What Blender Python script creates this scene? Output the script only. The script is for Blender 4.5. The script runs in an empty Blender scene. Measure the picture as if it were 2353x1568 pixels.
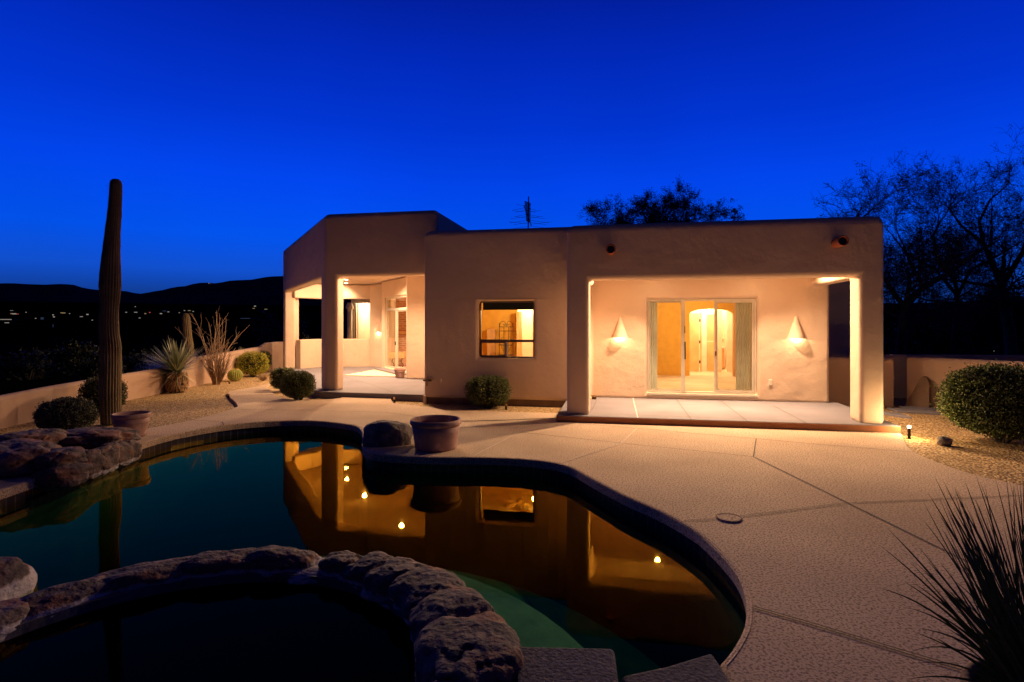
import bpy, bmesh, math, random
from mathutils import Vector, noise, Matrix
from mathutils.geometry import tessellate_polygon
R = math.radians
SC = bpy.context.scene
COL = SC.collection
# ---------------------------------------------------------------- survey frame
# camera stands at the origin, 1.71 m above the pool deck (z = 0), looking along +Y
F = 1300.0; CX = 1176.5; HY = 743.0; EYE = 1.71
TH = math.atan(248 / 1300); c_, s_ = math.cos(TH), math.sin(TH)
SL = .11           # patio slab top
GZ = -.05          # gravel level
WZ = -.185          # pool water level

def G(x, y, z=0.0):
    Y = F * (EYE - z) / (y - HY)
    return Vector(((x - CX) * Y / F, Y, z))
def AT(x, y, Y):
    return Vector(((x - CX) * Y / F, Y, EYE + (HY - y) * Y / F))
def W(a, b, z=0.0):                     # house frame (a along the front, b inward) to world
    return Vector((a * c_ + b * s_, -a * s_ + b * c_, z))
def A(x, b):
    k = (x - CX) / F
    return b * (k * c_ - s_) / (c_ + k * s_)
def Zh(x, y, b):
    a = A(x, b); Y = -a * s_ + b * c_
    return EYE + (HY - y) * Y / F

# ---------------------------------------------------------------- mesh helpers
class MB:
    def __init__(self):
        self.v = []; self.f = []; self.uv = None
    def add(self, vs, fs):
        n = len(self.v); self.v += [tuple(p) for p in vs]
        self.f += [tuple(i + n for i in q) for q in fs]
    def box8(self, P):
        self.add(P, [(0, 3, 2, 1), (4, 5, 6, 7), (0, 1, 5, 4), (1, 2, 6, 5), (2, 3, 7, 6), (3, 0, 4, 7)])
    def box(self, x0, x1, y0, y1, z0, z1):
        self.box8([(x0, y0, z0), (x1, y0, z0), (x1, y1, z0), (x0, y1, z0), (x0, y0, z1), (x1, y0, z1), (x1, y1, z1), (x0, y1, z1)])
    def hbox(self, a0, a1, b0, b1, z0, z1):
        self.box8([W(a0, b0, z0), W(a1, b0, z0), W(a1, b1, z0), W(a0, b1, z0), W(a0, b0, z1), W(a1, b0, z1), W(a1, b1, z1), W(a0, b1, z1)])
    def prism(self, poly, z0, z1):       # poly: world xy, convex or not
        n = len(poly)
        ar = sum(poly[i][0] * poly[(i + 1) % n][1] - poly[(i + 1) % n][0] * poly[i][1] for i in range(n))
        if ar < 0: poly = poly[::-1]
        vs = [(p[0], p[1], z0) for p in poly] + [(p[0], p[1], z1) for p in poly]
        fs = [tuple(range(n - 1, -1, -1)), tuple(range(n, 2 * n))] + [(i, (i + 1) % n, n + (i + 1) % n, n + i) for i in range(n)]
        self.add(vs, fs)
    def tube(self, pts, rad, seg=8, caps=True):
        pts = [Vector(p) for p in pts]
        if not isinstance(rad, (list, tuple)): rad = [rad] * len(pts)
        vs = []; up = None
        for i, p in enumerate(pts):
            d = (pts[min(i + 1, len(pts) - 1)] - pts[max(i - 1, 0)])
            if d.length < 1e-9: d = Vector((0, 0, 1))
            d.normalize()
            if up is None:
                up = Vector((1, 0, 0)) if abs(d.x) < .8 else Vector((0, 1, 0))
            u = d.cross(up)
            if u.length < 1e-4: u = d.cross(Vector((0, .7, .7)))
            u.normalize(); w = d.cross(u); up = -w if False else up
            for k in range(seg):
                t = 2 * math.pi * k / seg
                vs.append(p + (u * math.cos(t) + w * math.sin(t)) * rad[i])
        fs = []
        for i in range(len(pts) - 1):
            for k in range(seg):
                a = i * seg + k; b = i * seg + (k + 1) % seg
                fs.append((a, a + seg, b + seg, b))
        if caps:
            fs.append(tuple(range(seg))); fs.append(tuple(range((len(pts) - 1) * seg, len(pts) * seg))[::-1])
        self.add(vs, fs)
    def lathe(self, prof, cx, cy, seg=40, cap0=False, cap1=False):   # prof list of (r, z)
        vs = []
        for r, z in prof:
            for k in range(seg):
                t = 2 * math.pi * k / seg
                vs.append((cx + r * math.cos(t), cy + r * math.sin(t), z))
        fs = []
        for i in range(len(prof) - 1):
            for k in range(seg):
                a = i * seg + k; b = i * seg + (k + 1) % seg
                fs.append((a, b, b + seg, a + seg))
        if cap0: fs.append(tuple(range(seg))[::-1])
        if cap1: fs.append(tuple(range((len(prof) - 1) * seg, len(prof) * seg)))
        self.add(vs, fs)
    def build(self, name, mat, parent=None, org=None, smooth=False, bevel=0, seg=3, fix=False, topz=None):
        me = bpy.data.meshes.new(name)
        if parent is not None: org = ORG[parent.name]
        if org is None: org = Vector((0, 0, 0))
        org = Vector(org)
        me.from_pydata([(p[0] - org.x, p[1] - org.y, p[2] - org.z) for p in self.v], [], self.f)
        if fix:
            bm = bmesh.new(); bm.from_mesh(me)
            bmesh.ops.remove_doubles(bm, verts=bm.verts, dist=1e-5)
            bmesh.ops.recalc_face_normals(bm, faces=bm.faces); bm.to_mesh(me); bm.free()
        if self.uv:
            l = me.uv_layers.new(name='UVMap')
            for i, co in enumerate(self.uv): l.data[i].uv = co
        if smooth:
            for p in me.polygons: p.use_smooth = True
        me.materials.append(mat)
        o = bpy.data.objects.new(name, me); COL.objects.link(o)
        ORG[o.name] = org
        if parent is not None: o.parent = parent
        else: o.location = org
        if bevel and topz is not None:
            bw = me.attributes.new('bevel_weight_edge', 'FLOAT', 'EDGE'); fn = {}
            for p in me.polygons:
                for ek in p.edge_keys: fn.setdefault(ek, []).append(p.normal.copy())
            for ei, e_ in enumerate(me.edges):
                ns = fn.get(tuple(sorted(e_.vertices)), [])
                if len(ns) == 2 and ns[0].dot(ns[1]) < .88:
                    bw.data[ei].value = 1.0 if all(me.vertices[q].co.z + org.z > topz for q in e_.vertices) else .5
            m = o.modifiers.new('bevel', 'BEVEL'); m.width = bevel * 2; m.segments = seg + 1; m.limit_method = 'WEIGHT'; m.use_clamp_overlap = False
        elif bevel:
            m = o.modifiers.new('bevel', 'BEVEL'); m.width = bevel; m.segments = seg; m.limit_method = 'ANGLE'
            m.angle_limit = R(28); m.use_clamp_overlap = False
        return o
ORG = {}
def tag(o, label=None, cat=None, group=None, kind=None):
    if label: o['label'] = label
    if cat: o['category'] = cat
    if group: o['group'] = group
    if kind: o['kind'] = kind
    return o
def thing(name, label, cat, loc, group=None):
    o = bpy.data.objects.new(name, None); COL.objects.link(o); o.empty_display_size = .1
    o.location = loc; ORG[o.name] = Vector(loc)
    return tag(o, label, cat, group)
def copy_thing(o, loc, label, rz=0, sc=1):
    c = o.copy(); COL.objects.link(c); c.location = loc; c['label'] = label
    c.rotation_euler = (0, 0, rz); c.scale = (sc, sc, sc)
    for ch in list(o.children):
        k = ch.copy(); COL.objects.link(k); k.parent = c
        for g in ch.children:
            q = g.copy(); COL.objects.link(q); q.parent = k
    return c
def rect_union(boxes, holes=(), mb=None):
    """boundary of a union of house-frame boxes less some holes, one watertight skin"""
    ax = [sorted({round(v, 4) for B in list(boxes) + list(holes) for v in (B[2 * i], B[2 * i + 1])}) for i in range(3)]
    n = [len(a) - 1 for a in ax]
    def inside(B, p): return all(B[2 * i] - 1e-6 < p[i] < B[2 * i + 1] + 1e-6 for i in range(3))
    fill = {}
    for i in range(n[0]):
        for j in range(n[1]):
            for k in range(n[2]):
                p = [(ax[0][i] + ax[0][i + 1]) / 2, (ax[1][j] + ax[1][j + 1]) / 2, (ax[2][k] + ax[2][k + 1]) / 2]
                fill[i, j, k] = any(inside(B, p) for B in boxes) and not any(inside(B, p) for B in holes)
    mb = mb or MB(); idx = {}
    def vid(i, j, k):
        if (i, j, k) not in idx:
            idx[i, j, k] = len(mb.v); mb.v.append(tuple(W(ax[0][i], ax[1][j], ax[2][k])))
        return idx[i, j, k]
    Q = {(-1, 0, 0): [(0, 0, 0), (0, 0, 1), (0, 1, 1), (0, 1, 0)], (1, 0, 0): [(1, 0, 0), (1, 1, 0), (1, 1, 1), (1, 0, 1)],
         (0, -1, 0): [(0, 0, 0), (1, 0, 0), (1, 0, 1), (0, 0, 1)], (0, 1, 0): [(0, 1, 0), (0, 1, 1), (1, 1, 1), (1, 1, 0)],
         (0, 0, -1): [(0, 0, 0), (0, 1, 0), (1, 1, 0), (1, 0, 0)], (0, 0, 1): [(0, 0, 1), (1, 0, 1), (1, 1, 1), (0, 1, 1)]}
    for (i, j, k), on in fill.items():
        if not on: continue
        for (di, dj, dk), q in Q.items():
            if not fill.get((i + di, j + dj, k + dk), False):
                mb.f.append(tuple(vid(i + x, j + y, k + z) for x, y, z in q))
    return mb
def poly_wall(path, th, z0, z1, holes, maxs=99):
    """wall along an xy polyline (th to its left side), grid cut by holes (s0, s1, za, zb)"""
    P = [Vector((p[0], p[1])) for p in path]
    S = [0]
    for i in range(len(P) - 1): S.append(S[-1] + (P[i + 1] - P[i]).length)
    inn = []
    for i in range(len(P)):
        nn = []
        if i > 0: d = (P[i] - P[i - 1]).normalized(); nn.append(Vector((-d.y, d.x)))
        if i < len(P) - 1: d = (P[i + 1] - P[i]).normalized(); nn.append(Vector((-d.y, d.x)))
        m = sum(nn, Vector((0, 0))).normalized()
        inn.append(P[i] + m * th / max(.3, m.dot(nn[0])))
    def at(s):
        for i in range(len(S) - 1):
            if s <= S[i + 1] + 1e-4:
                if i < len(S) - 1:
                    d = (P[i + 1] - P[i]).normalized(); nrm = Vector((-d.y, d.x))
                if abs(s - S[i]) < 1e-4: return P[i], inn[i]
                if abs(s - S[i + 1]) < 1e-4: return P[i + 1], inn[i + 1]
                o = P[i] + d * (s - S[i]); return o, o + nrm * th
    ss = sorted({round(s, 5) for s in S} | {round(v, 5) for h in holes for v in h[:2] if 0 <= v <= S[-1]})
    zs = sorted({z0, z1} | {v for h in holes for v in h[2:4] if z0 <= v <= z1})
    mb = MB(); idx = {}
    def vid(i, j, k):
        if (i, j, k) not in idx:
            o = at(ss[i])[k]; idx[i, j, k] = len(mb.v); mb.v.append((o.x, o.y, zs[j]))
        return idx[i, j, k]
    def full(i, j):
        if not (0 <= i < len(ss) - 1 and 0 <= j < len(zs) - 1): return False
        s = (ss[i] + ss[i + 1]) / 2; z = (zs[j] + zs[j + 1]) / 2
        return not any(h[0] < s < h[1] and h[2] < z < h[3] for h in holes)
    for i in range(len(ss) - 1):
        for j in range(len(zs) - 1):
            if not full(i, j): continue
            mb.f.append((vid(i, j, 0), vid(i + 1, j, 0), vid(i + 1, j + 1, 0), vid(i, j + 1, 0)))
            mb.f.append((vid(i, j, 1), vid(i, j + 1, 1), vid(i + 1, j + 1, 1), vid(i + 1, j, 1)))
            if not full(i - 1, j): mb.f.append((vid(i, j, 0), vid(i, j + 1, 0), vid(i, j + 1, 1), vid(i, j, 1)))
            if not full(i + 1, j): mb.f.append((vid(i + 1, j, 0), vid(i + 1, j, 1), vid(i + 1, j + 1, 1), vid(i + 1, j + 1, 0)))
            if not full(i, j - 1): mb.f.append((vid(i, j, 0), vid(i, j, 1), vid(i + 1, j, 1), vid(i + 1, j, 0)))
            if not full(i, j + 1): mb.f.append((vid(i, j + 1, 0), vid(i + 1, j + 1, 0), vid(i + 1, j + 1, 1), vid(i, j + 1, 1)))
    return mb

# ---------------------------------------------------------------- materials
def newmat(name):
    m = bpy.data.materials.new(name); m.use_nodes = True; nt = m.node_tree
    return m, nt, nt.nodes['Principled BSDF']
def L(nt, a, b): nt.links.new(a, b)
def surf(name, c1, c2, scale=3, rough=.85, bump=.2, bscale=60, detail=6, c3=None, c3scale=40, c3lo=.62, c3hi=.68, dist=.01, metal=0, spec=.5, lowb=0, lows=1.2):
    m, nt, p = newmat(name); N = nt.nodes
    tc = N.new('ShaderNodeTexCoord')
    n1 = N.new('ShaderNodeTexNoise'); n1.inputs['Scale'].default_value = scale; n1.inputs['Detail'].default_value = detail
    L(nt, tc.outputs['Object'], n1.inputs['Vector'])
    r = N.new('ShaderNodeValToRGB'); r.color_ramp.elements[0].position = .33; r.color_ramp.elements[1].position = .67
    r.color_ramp.elements[0].color = (*c1, 1); r.color_ramp.elements[1].color = (*c2, 1)
    L(nt, n1.outputs['Fac'], r.inputs['Fac']); out = r.outputs['Color']
    if c3:
        n3 = N.new('ShaderNodeTexNoise'); n3.inputs['Scale'].default_value = c3scale; n3.inputs['Detail'].default_value = 3
        L(nt, tc.outputs['Object'], n3.inputs['Vector'])
        r3 = N.new('ShaderNodeValToRGB'); r3.color_ramp.elements[0].position = c3lo; r3.color_ramp.elements[1].position = c3hi
        L(nt, n3.outputs['Fac'], r3.inputs['Fac'])
        mx = N.new('ShaderNodeMix'); mx.data_type = 'RGBA'; L(nt, r3.outputs['Color'], mx.inputs[0])
        L(nt, out, mx.inputs[6]); mx.inputs[7].default_value = (*c3, 1); out = mx.outputs[2]
    L(nt, out, p.inputs['Base Color'])
    p.inputs['Roughness'].default_value = rough; p.inputs['Metallic'].default_value = metal; p.inputs['Specular IOR Level'].default_value = spec
    if bump:
        nb = N.new('ShaderNodeTexNoise'); nb.inputs['Scale'].default_value = bscale; nb.inputs['Detail'].default_value = 5
        L(nt, tc.outputs['Object'], nb.inputs['Vector'])
        h = nb.outputs['Fac']
        b = N.new('ShaderNodeBump'); b.inputs['Strength'].default_value = bump; b.inputs['Distance'].default_value = dist
        L(nt, h, b.inputs['Height'])
        if lowb:
            nl = N.new('ShaderNodeTexNoise'); nl.inputs['Scale'].default_value = lows; nl.inputs['Detail'].default_value = 4
            L(nt, tc.outputs['Object'], nl.inputs['Vector'])
            b2 = N.new('ShaderNodeBump'); b2.inputs['Strength'].default_value = lowb; b2.inputs['Distance'].default_value = .1
            L(nt, nl.outputs['Fac'], b2.inputs['Height']); L(nt, b.outputs['Normal'], b2.inputs['Normal']); L(nt, b2.outputs['Normal'], p.inputs['Normal'])
        else: L(nt, b.outputs['Normal'], p.inputs['Normal'])
    return m
def plain(name, col, rough=.6, metal=0): return surf(name, tuple(x * .92 for x in col), tuple(min(1, x * 1.06) for x in col), 6, rough, .08, 80, metal=metal)
def emis(name, col, st):
    m, nt, p = newmat(name); p.inputs['Base Color'].default_value = (0, 0, 0, 1)
    p.inputs['Emission Color'].default_value = (*col, 1); p.inputs['Emission Strength'].default_value = st
    return m
def leafm(name, c1, c2, rough=.55, trans=0):
    m, nt, p = newmat(name); N = nt.nodes
    g = N.new('ShaderNodeNewGeometry'); r = N.new('ShaderNodeValToRGB')
    r.color_ramp.elements[0].color = (*c1, 1); r.color_ramp.elements[1].color = (*c2, 1)
    L(nt, g.outputs['Random Per Island'], r.inputs['Fac']); L(nt, r.outputs['Color'], p.inputs['Base Color'])
    p.inputs['Roughness'].default_value = rough; p.inputs['Specular IOR Level'].default_value = .3
    return m
def glass(name, tint=(.95, .96, .93), ior=1.45, rough=0.0):
    m = bpy.data.materials.new(name); m.use_nodes = True; nt = m.node_tree; N = nt.nodes; N.clear()
    o = N.new('ShaderNodeOutputMaterial'); mx = N.new('ShaderNodeMixShader'); lw = N.new('ShaderNodeLayerWeight'); pw_ = N.new('ShaderNodeMath'); pw_.operation = 'POWER'; pw_.inputs[1].default_value = 5; L(nt, lw.outputs['Facing'], pw_.inputs[0])
    r0 = ((ior - 1) / (ior + 1)) ** 2; fr = N.new('ShaderNodeMath'); fr.operation = 'MULTIPLY_ADD'; L(nt, pw_.outputs[0], fr.inputs[0]); fr.inputs[1].default_value = 1 - r0; fr.inputs[2].default_value = r0
    lw.inputs['Blend'].default_value = .5
    t = N.new('ShaderNodeBsdfTransparent'); t.inputs['Color'].default_value = (*tint, 1)
    g = N.new('ShaderNodeBsdfGlossy'); g.inputs['Roughness'].default_value = rough
    L(nt, fr.outputs[0], mx.inputs[0]); L(nt, t.outputs[0], mx.inputs[1]); L(nt, g.outputs[0], mx.inputs[2]); L(nt, mx.outputs[0], o.inputs['Surface'])
    return m, nt, g, lw
M = {}
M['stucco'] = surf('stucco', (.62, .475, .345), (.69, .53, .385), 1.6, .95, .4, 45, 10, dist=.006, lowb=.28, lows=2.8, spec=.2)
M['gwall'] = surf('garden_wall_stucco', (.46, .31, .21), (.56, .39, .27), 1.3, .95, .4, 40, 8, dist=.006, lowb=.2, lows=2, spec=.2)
M['plinth'] = surf('plinth', (.15, .09, .055), (.22, .14, .09), 3, .95, .3, 50)
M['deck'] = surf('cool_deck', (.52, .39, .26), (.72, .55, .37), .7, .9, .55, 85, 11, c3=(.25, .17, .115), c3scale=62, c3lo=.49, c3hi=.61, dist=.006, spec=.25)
M['slab'] = surf('slab_concrete', (.175, .165, .18), (.21, .20, .22), 1.2, .85, .25, 70, spec=.3)
M['slabedge'] = surf('slab_edge', (.30, .12, .05), (.38, .16, .07), 3, .85, .25, 70)
M['joint'] = plain('joint', (.11, .08, .06), .9)
M['jointpale'] = plain('pale_joint', (.62, .5, .4), .9)
M['coping'] = surf('coping', (.30, .25, .24), (.38, .32, .30), 3, .85, .7, 50, c3=(.26, .2, .165), c3scale=34, c3lo=.5, c3hi=.6, dist=.012, spec=.25)
M['litstepplaster'] = surf('lit_step_plaster', (.09, .19, .12), (.19, .33, .21), 3.2, .8, .4, 14, 9)  # basin plaster lightened, the brighter shallow water painted into the colour
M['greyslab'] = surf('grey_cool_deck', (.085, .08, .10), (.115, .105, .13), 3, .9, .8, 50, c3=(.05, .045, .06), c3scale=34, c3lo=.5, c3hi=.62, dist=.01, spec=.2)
M['plaster'] = surf('pool_plaster', (.035, .085, .055), (.06, .13, .085), 2.6, .8, .3, 12)
M['rock'] = surf('rock', (.05, .035, .03), (.17, .115, .10), 6, .85, 1.0, 16, 10, c3=(.19, .08, .045), c3scale=3.2, c3lo=.5, c3hi=.62, dist=.03)
M['rockdark'] = surf('granite', (.10, .085, .075), (.30, .26, .22), 7, .85, 1.0, 18, 10, dist=.03)
M['spawall'] = surf('spa_wall', (.05, .045, .05), (.11, .10, .12), 4, .8, .5, 20)
M['terra'] = surf('terracotta', (.33, .19, .15), (.45, .27, .22), 5, .8, .25, 25, c3=(.6, .46, .4), c3scale=9, c3lo=.6, c3hi=.75, dist=.008)
M['clay'] = plain('clay_pipe', (.42, .12, .05), .75)
M['dark'] = plain('dark_metal', (.02, .017, .016), .5, .4)
M['black'] = plain('black_plastic', (.01, .01, .01), .5)
M['alu'] = plain('pale_aluminium', (.62, .56, .44), .4, .2)
M['bronze'] = plain('bronze_frame', (.13, .085, .06), .45, .3)
M['wood'] = surf('maple_wood', (.62, .33, .12), (.72, .42, .17), 4, .5, .05, 30)
M['cream'] = plain('cream_paint', (.78, .62, .42), .8)
M['gold'] = plain('golden_paint', (.62, .35, .05), .8)
M['tan'] = plain('tan_paint', (.55, .34, .16), .8)
M['carpet'] = surf('carpet', (.55, .42, .25), (.66, .52, .33), 1.4, 1, .2, 120)
M['curtain'] = plain('curtain_cloth', (.78, .84, .70), .95)
M['white'] = plain('white_plastic', (.7, .62, .5), .5)
M['shade'] = plain('roller_shade', (.012, .011, .008), .9)
M['brass'] = plain('brass', (.5, .3, .12), .35, .8)
M['bark'] = surf('bark', (.045, .035, .025), (.09, .07, .055), 8, .95, .6, 30)
M['twig'] = surf('dry_twig', (.22, .145, .09), (.40, .28, .18), 14, .9, .2, 30)
M['treeleaf'] = leafm('mesquite_leaf', (.006, .009, .004), (.02, .026, .009))
M['bushleaf'] = leafm('clipped_leaf', (.04, .06, .012), (.19, .20, .06))
M['bushleafr'] = leafm('broad_leaf', (.03, .055, .012), (.15, .18, .045))
M['greyleaf'] = leafm('silver_leaf', (.05, .055, .03), (.16, .16, .10))
M['yellowleaf'] = leafm('yellow_leaf', (.22, .22, .02), (.5, .46, .06))
M['yucca'] = leafm('yucca_leaf', (.10, .14, .07), (.62, .62, .40), .45)
M['yuccadark'] = leafm('strap_leaf', (.025, .05, .015), (.07, .10, .035), .5)
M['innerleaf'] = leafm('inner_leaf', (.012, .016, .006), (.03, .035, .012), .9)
M['thatch'] = leafm('yucca_thatch', (.22, .12, .05), (.45, .28, .13), .8)
M['soil'] = surf('soil', (.03, .022, .016), (.07, .05, .035), 20, 1, .8, 40)
M['hill'] = surf('hill', (.016, .020, .034), (.026, .030, .045), .01, 1, 0, 1, spec=0)
M['desert'] = surf('desert_soil', (.004, .0035, .003), (.008, .006, .005), .2, 1, .5, 2, spec=0)
M['bulb'] = emis('bulb', (1, .74, .42), 8)
M['can'] = emis('can_light', (1, .80, .52), 60)
M['led'] = emis('path_bulb', (1, .72, .35), 14)
M['glassblock'] = surf('glass_block', (.35, .45, .25), (.5, .6, .36), 2, .2, .1, 20)
M['ceil'] = plain('patio_ceiling', (.74, .55, .38), .9)
M['glass'], *_x = glass('window_glass')
M['screen'], *_x = glass('insect_screen', (.82, .77, .72), 1.1, .4)
# cactus skin
M['saguaro'] = surf('saguaro_skin', (.12, .095, .04), (.22, .16, .075), 3, .9, .5, 40, c3=(.30, .22, .14), c3scale=55, c3lo=.6, c3hi=.7)
M['barrel'] = surf('barrel_skin', (.20, .24, .04), (.30, .33, .06), 6, .7, .2, 50)
M['spine'] = plain('golden_spine', (.75, .6, .2), .6)
# gravel
def gravelmat():
    m, nt, p = newmat('gravel'); N = nt.nodes; tc = N.new('ShaderNodeTexCoord')
    v = N.new('ShaderNodeTexVoronoi'); v.inputs['Scale'].default_value = 34; L(nt, tc.outputs['Object'], v.inputs['Vector'])
    r = N.new('ShaderNodeValToRGB'); e = r.color_ramp.elements
    e[0].color = (.40, .23, .07, 1); e[1].color = (.88, .66, .34, 1); x = e.new(.5); x.color = (.68, .45, .18, 1)
    sx = N.new('ShaderNodeSeparateColor'); L(nt, v.outputs['Color'], sx.inputs[0]); L(nt, sx.outputs[0], r.inputs['Fac'])
    rd = N.new('ShaderNodeValToRGB'); rd.color_ramp.elements[0].position = .30; rd.color_ramp.elements[0].color = (1, 1, 1, 1)
    rd.color_ramp.elements[1].position = .62; rd.color_ramp.elements[1].color = (.30, .28, .26, 1)
    L(nt, v.outputs['Distance'], rd.inputs['Fac'])
    mx = N.new('ShaderNodeMix'); mx.data_type = 'RGBA'; mx.blend_type = 'MULTIPLY'; mx.inputs[0].default_value = 1
    L(nt, r.outputs['Color'], mx.inputs[6]); L(nt, rd.outputs['Color'], mx.inputs[7]); L(nt, mx.outputs[2], p.inputs['Base Color'])
    b = N.new('ShaderNodeBump'); b.inputs['Strength'].default_value = .8; b.inputs['Distance'].default_value = .015; b.invert = True
    L(nt, v.outputs['Distance'], b.inputs['Height']); L(nt, b.outputs['Normal'], p.inputs['Normal']); p.inputs['Roughness'].default_value = .9
    return m
M['gravel'] = gravelmat()
def tilemat():
    m, nt, p = newmat('waterline_tile'); N = nt.nodes; tc = N.new('ShaderNodeTexCoord')
    b = N.new('ShaderNodeTexBrick'); b.offset = 0; L(nt, tc.outputs['UV'], b.inputs['Vector'])
    b.inputs['Color1'].default_value = (.008, .011, .03, 1); b.inputs['Color2'].default_value = (.012, .016, .04, 1); b.inputs['Mortar'].default_value = (.09, .085, .09, 1)
    b.inputs['Scale'].default_value = 1; b.inputs['Mortar Size'].default_value = .006; b.inputs['Brick Width'].default_value = .11; b.inputs['Row Height'].default_value = .9
    L(nt, b.outputs['Color'], p.inputs['Base Color']); p.inputs['Roughness'].default_value = .3
    return m
M['tile'] = tilemat()
def brickmat():
    m, nt, p = newmat('fireplace_brick'); N = nt.nodes; tc = N.new('ShaderNodeTexCoord')
    b = N.new('ShaderNodeTexBrick')
    mp = N.new('ShaderNodeMapping'); mp.inputs['Rotation'].default_value = (R(90), 0, 0); L(nt, tc.outputs['Object'], mp.inputs['Vector']); L(nt, mp.outputs[0], b.inputs['Vector'])
    b.inputs['Color1'].default_value = (.5, .16, .07, 1); b.inputs['Color2'].default_value = (.62, .3, .16, 1); b.inputs['Mortar'].default_value = (.6, .5, .4, 1)
    b.inputs['Scale'].default_value = 1; b.inputs['Mortar Size'].default_value = .012; b.inputs['Brick Width'].default_value = .22; b.inputs['Row Height'].default_value = .08
    L(nt, b.outputs['Color'], p.inputs['Base Color']); p.inputs['Roughness'].default_value = .85
    return m
M['brick'] = brickmat()
def rockwl(name, base, zl):      # rock with a mineral line left by the water
    m = M[base].copy(); m.name = name; nt = m.node_tree; N = nt.nodes; p = N['Principled BSDF']
    src = p.inputs['Base Color'].links[0].from_socket
    g = N.new('ShaderNodeNewGeometry'); sp = N.new('ShaderNodeSeparateXYZ'); L(nt, g.outputs['Position'], sp.inputs[0])
    nz = N.new('ShaderNodeTexNoise'); nz.inputs['Scale'].default_value = 14; L(nt, g.outputs['Position'], nz.inputs['Vector'])
    ma = N.new('ShaderNodeMath'); ma.operation = 'MULTIPLY_ADD'; L(nt, nz.outputs['Fac'], ma.inputs[0]); ma.inputs[1].default_value = .06; L(nt, sp.outputs['Z'], ma.inputs[2])
    mr = N.new('ShaderNodeMapRange'); mr.inputs['From Min'].default_value = zl + .09; mr.inputs['From Max'].default_value = zl + .11
    mr.inputs['To Min'].default_value = 1; mr.inputs['To Max'].default_value = 0
    L(nt, ma.outputs[0], mr.inputs['Value'])
    mx = N.new('ShaderNodeMix'); mx.data_type = 'RGBA'; L(nt, mr.outputs[0], mx.inputs[0]); L(nt, src, mx.inputs[6]); mx.inputs[7].default_value = (.42, .38, .38, 1)
    L(nt, mx.outputs[2], p.inputs['Base Color'])
    return m
M['rockpool'] = rockwl('rock_by_pool', 'rock', WZ)
M['rockspa'] = rockwl('rock_by_spa', 'rock', -.14)
def watermat():
    m, nt, g, fr = glass('water', (.50, .82, .60), 1.33, .012); N = nt.nodes
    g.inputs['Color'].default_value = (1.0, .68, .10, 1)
    tc = N.new('ShaderNodeTexCoord'); n = N.new('ShaderNodeTexNoise'); n.inputs['Scale'].default_value = 2.2; n.inputs['Detail'].default_value = 3
    L(nt, tc.outputs['Object'], n.inputs['Vector'])
    b = N.new('ShaderNodeBump'); b.inputs['Strength'].default_value = .05; b.inputs['Distance'].default_value = .02; L(nt, n.outputs['Fac'], b.inputs['Height'])
    L(nt, b.outputs['Normal'], g.inputs['Normal']); L(nt, b.outputs['Normal'], fr.inputs['Normal'])
    return m
M['water'] = watermat()
_nt = M['water'].node_tree; _va = _nt.nodes.new('ShaderNodeVolumeAbsorption'); _va.inputs['Color'].default_value = (.2, .63, .45, 1); _va.inputs['Density'].default_value = 1.25
for _n in _nt.nodes:
    if _n.type == 'OUTPUT_MATERIAL': L(_nt, _va.outputs[0], _n.inputs['Volume'])
    if _n.type == 'BSDF_TRANSPARENT': _n.inputs['Color'].default_value = (.85, .95, .88, 1)
M['spawater'] = watermat(); M['spawater'].name = 'spa_water'
for n in M['spawater'].node_tree.nodes:
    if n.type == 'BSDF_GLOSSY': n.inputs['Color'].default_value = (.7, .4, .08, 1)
    if n.type == 'BSDF_TRANSPARENT': n.inputs['Color'].default_value = (.08, .09, .14, 1)

# ---------------------------------------------------------------- world: dusk sky
w = bpy.data.worlds.new('World'); SC.world = w; w.use_nodes = True; nt = w.node_tree; N = nt.nodes
bg = N['Background']
tc = N.new('ShaderNodeTexCoord'); sp = N.new('ShaderNodeSeparateXYZ'); L(nt, tc.outputs['Generated'], sp.inputs[0])
rp = N.new('ShaderNodeValToRGB'); e = rp.color_ramp.elements
stops = [(0.0, (.004, .012, .05)), (.045, (.005, .040, .25)), (.085, (.005, .072, .56)), (.14, (.0006, .077, .76)), (.23, (.0003, .055, .77)), (.32, (.0003, .033, .59)), (.43, (.0003, .019, .43)), (.50, (.0005, .012, .30)), (.62, (.010, .012, .09)), (1, (.022, .018, .08))]
e[0].position, e[0].color = 0, (*stops[0][1], 1); e[1].position, e[1].color = 1, (*stops[-1][1], 1)
for p_, c in stops[1:-1]:
    x = e.new(p_); x.color = (*c, 1)
L(nt, sp.outputs['Z'], rp.inputs['Fac'])
mr = N.new('ShaderNodeMapRange'); mr.interpolation_type = 'SMOOTHSTEP'; mr.inputs['From Min'].default_value = -.35; mr.inputs['From Max'].default_value = .75
mr.inputs['To Min'].default_value = .12; mr.inputs['To Max'].default_value = 1.0
L(nt, sp.outputs['Y'], mr.inputs['Value'])
nz = N.new('ShaderNodeTexNoise'); nz.inputs['Scale'].default_value = 3; nz.inputs['Detail'].default_value = 3; L(nt, tc.outputs['Generated'], nz.inputs['Vector'])
mr2 = N.new('ShaderNodeMapRange'); mr2.inputs['To Min'].default_value = .9; mr2.inputs['To Max'].default_value = 1.1; L(nt, nz.outputs['Fac'], mr2.inputs['Value'])
mu = N.new('ShaderNodeMath'); mu.operation = 'MULTIPLY'; L(nt, mr.outputs[0], mu.inputs[0]); L(nt, mr2.outputs[0], mu.inputs[1])
L(nt, rp.outputs['Color'], bg.inputs['Color']); L(nt, mu.outputs[0], bg.inputs['Strength'])

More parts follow.
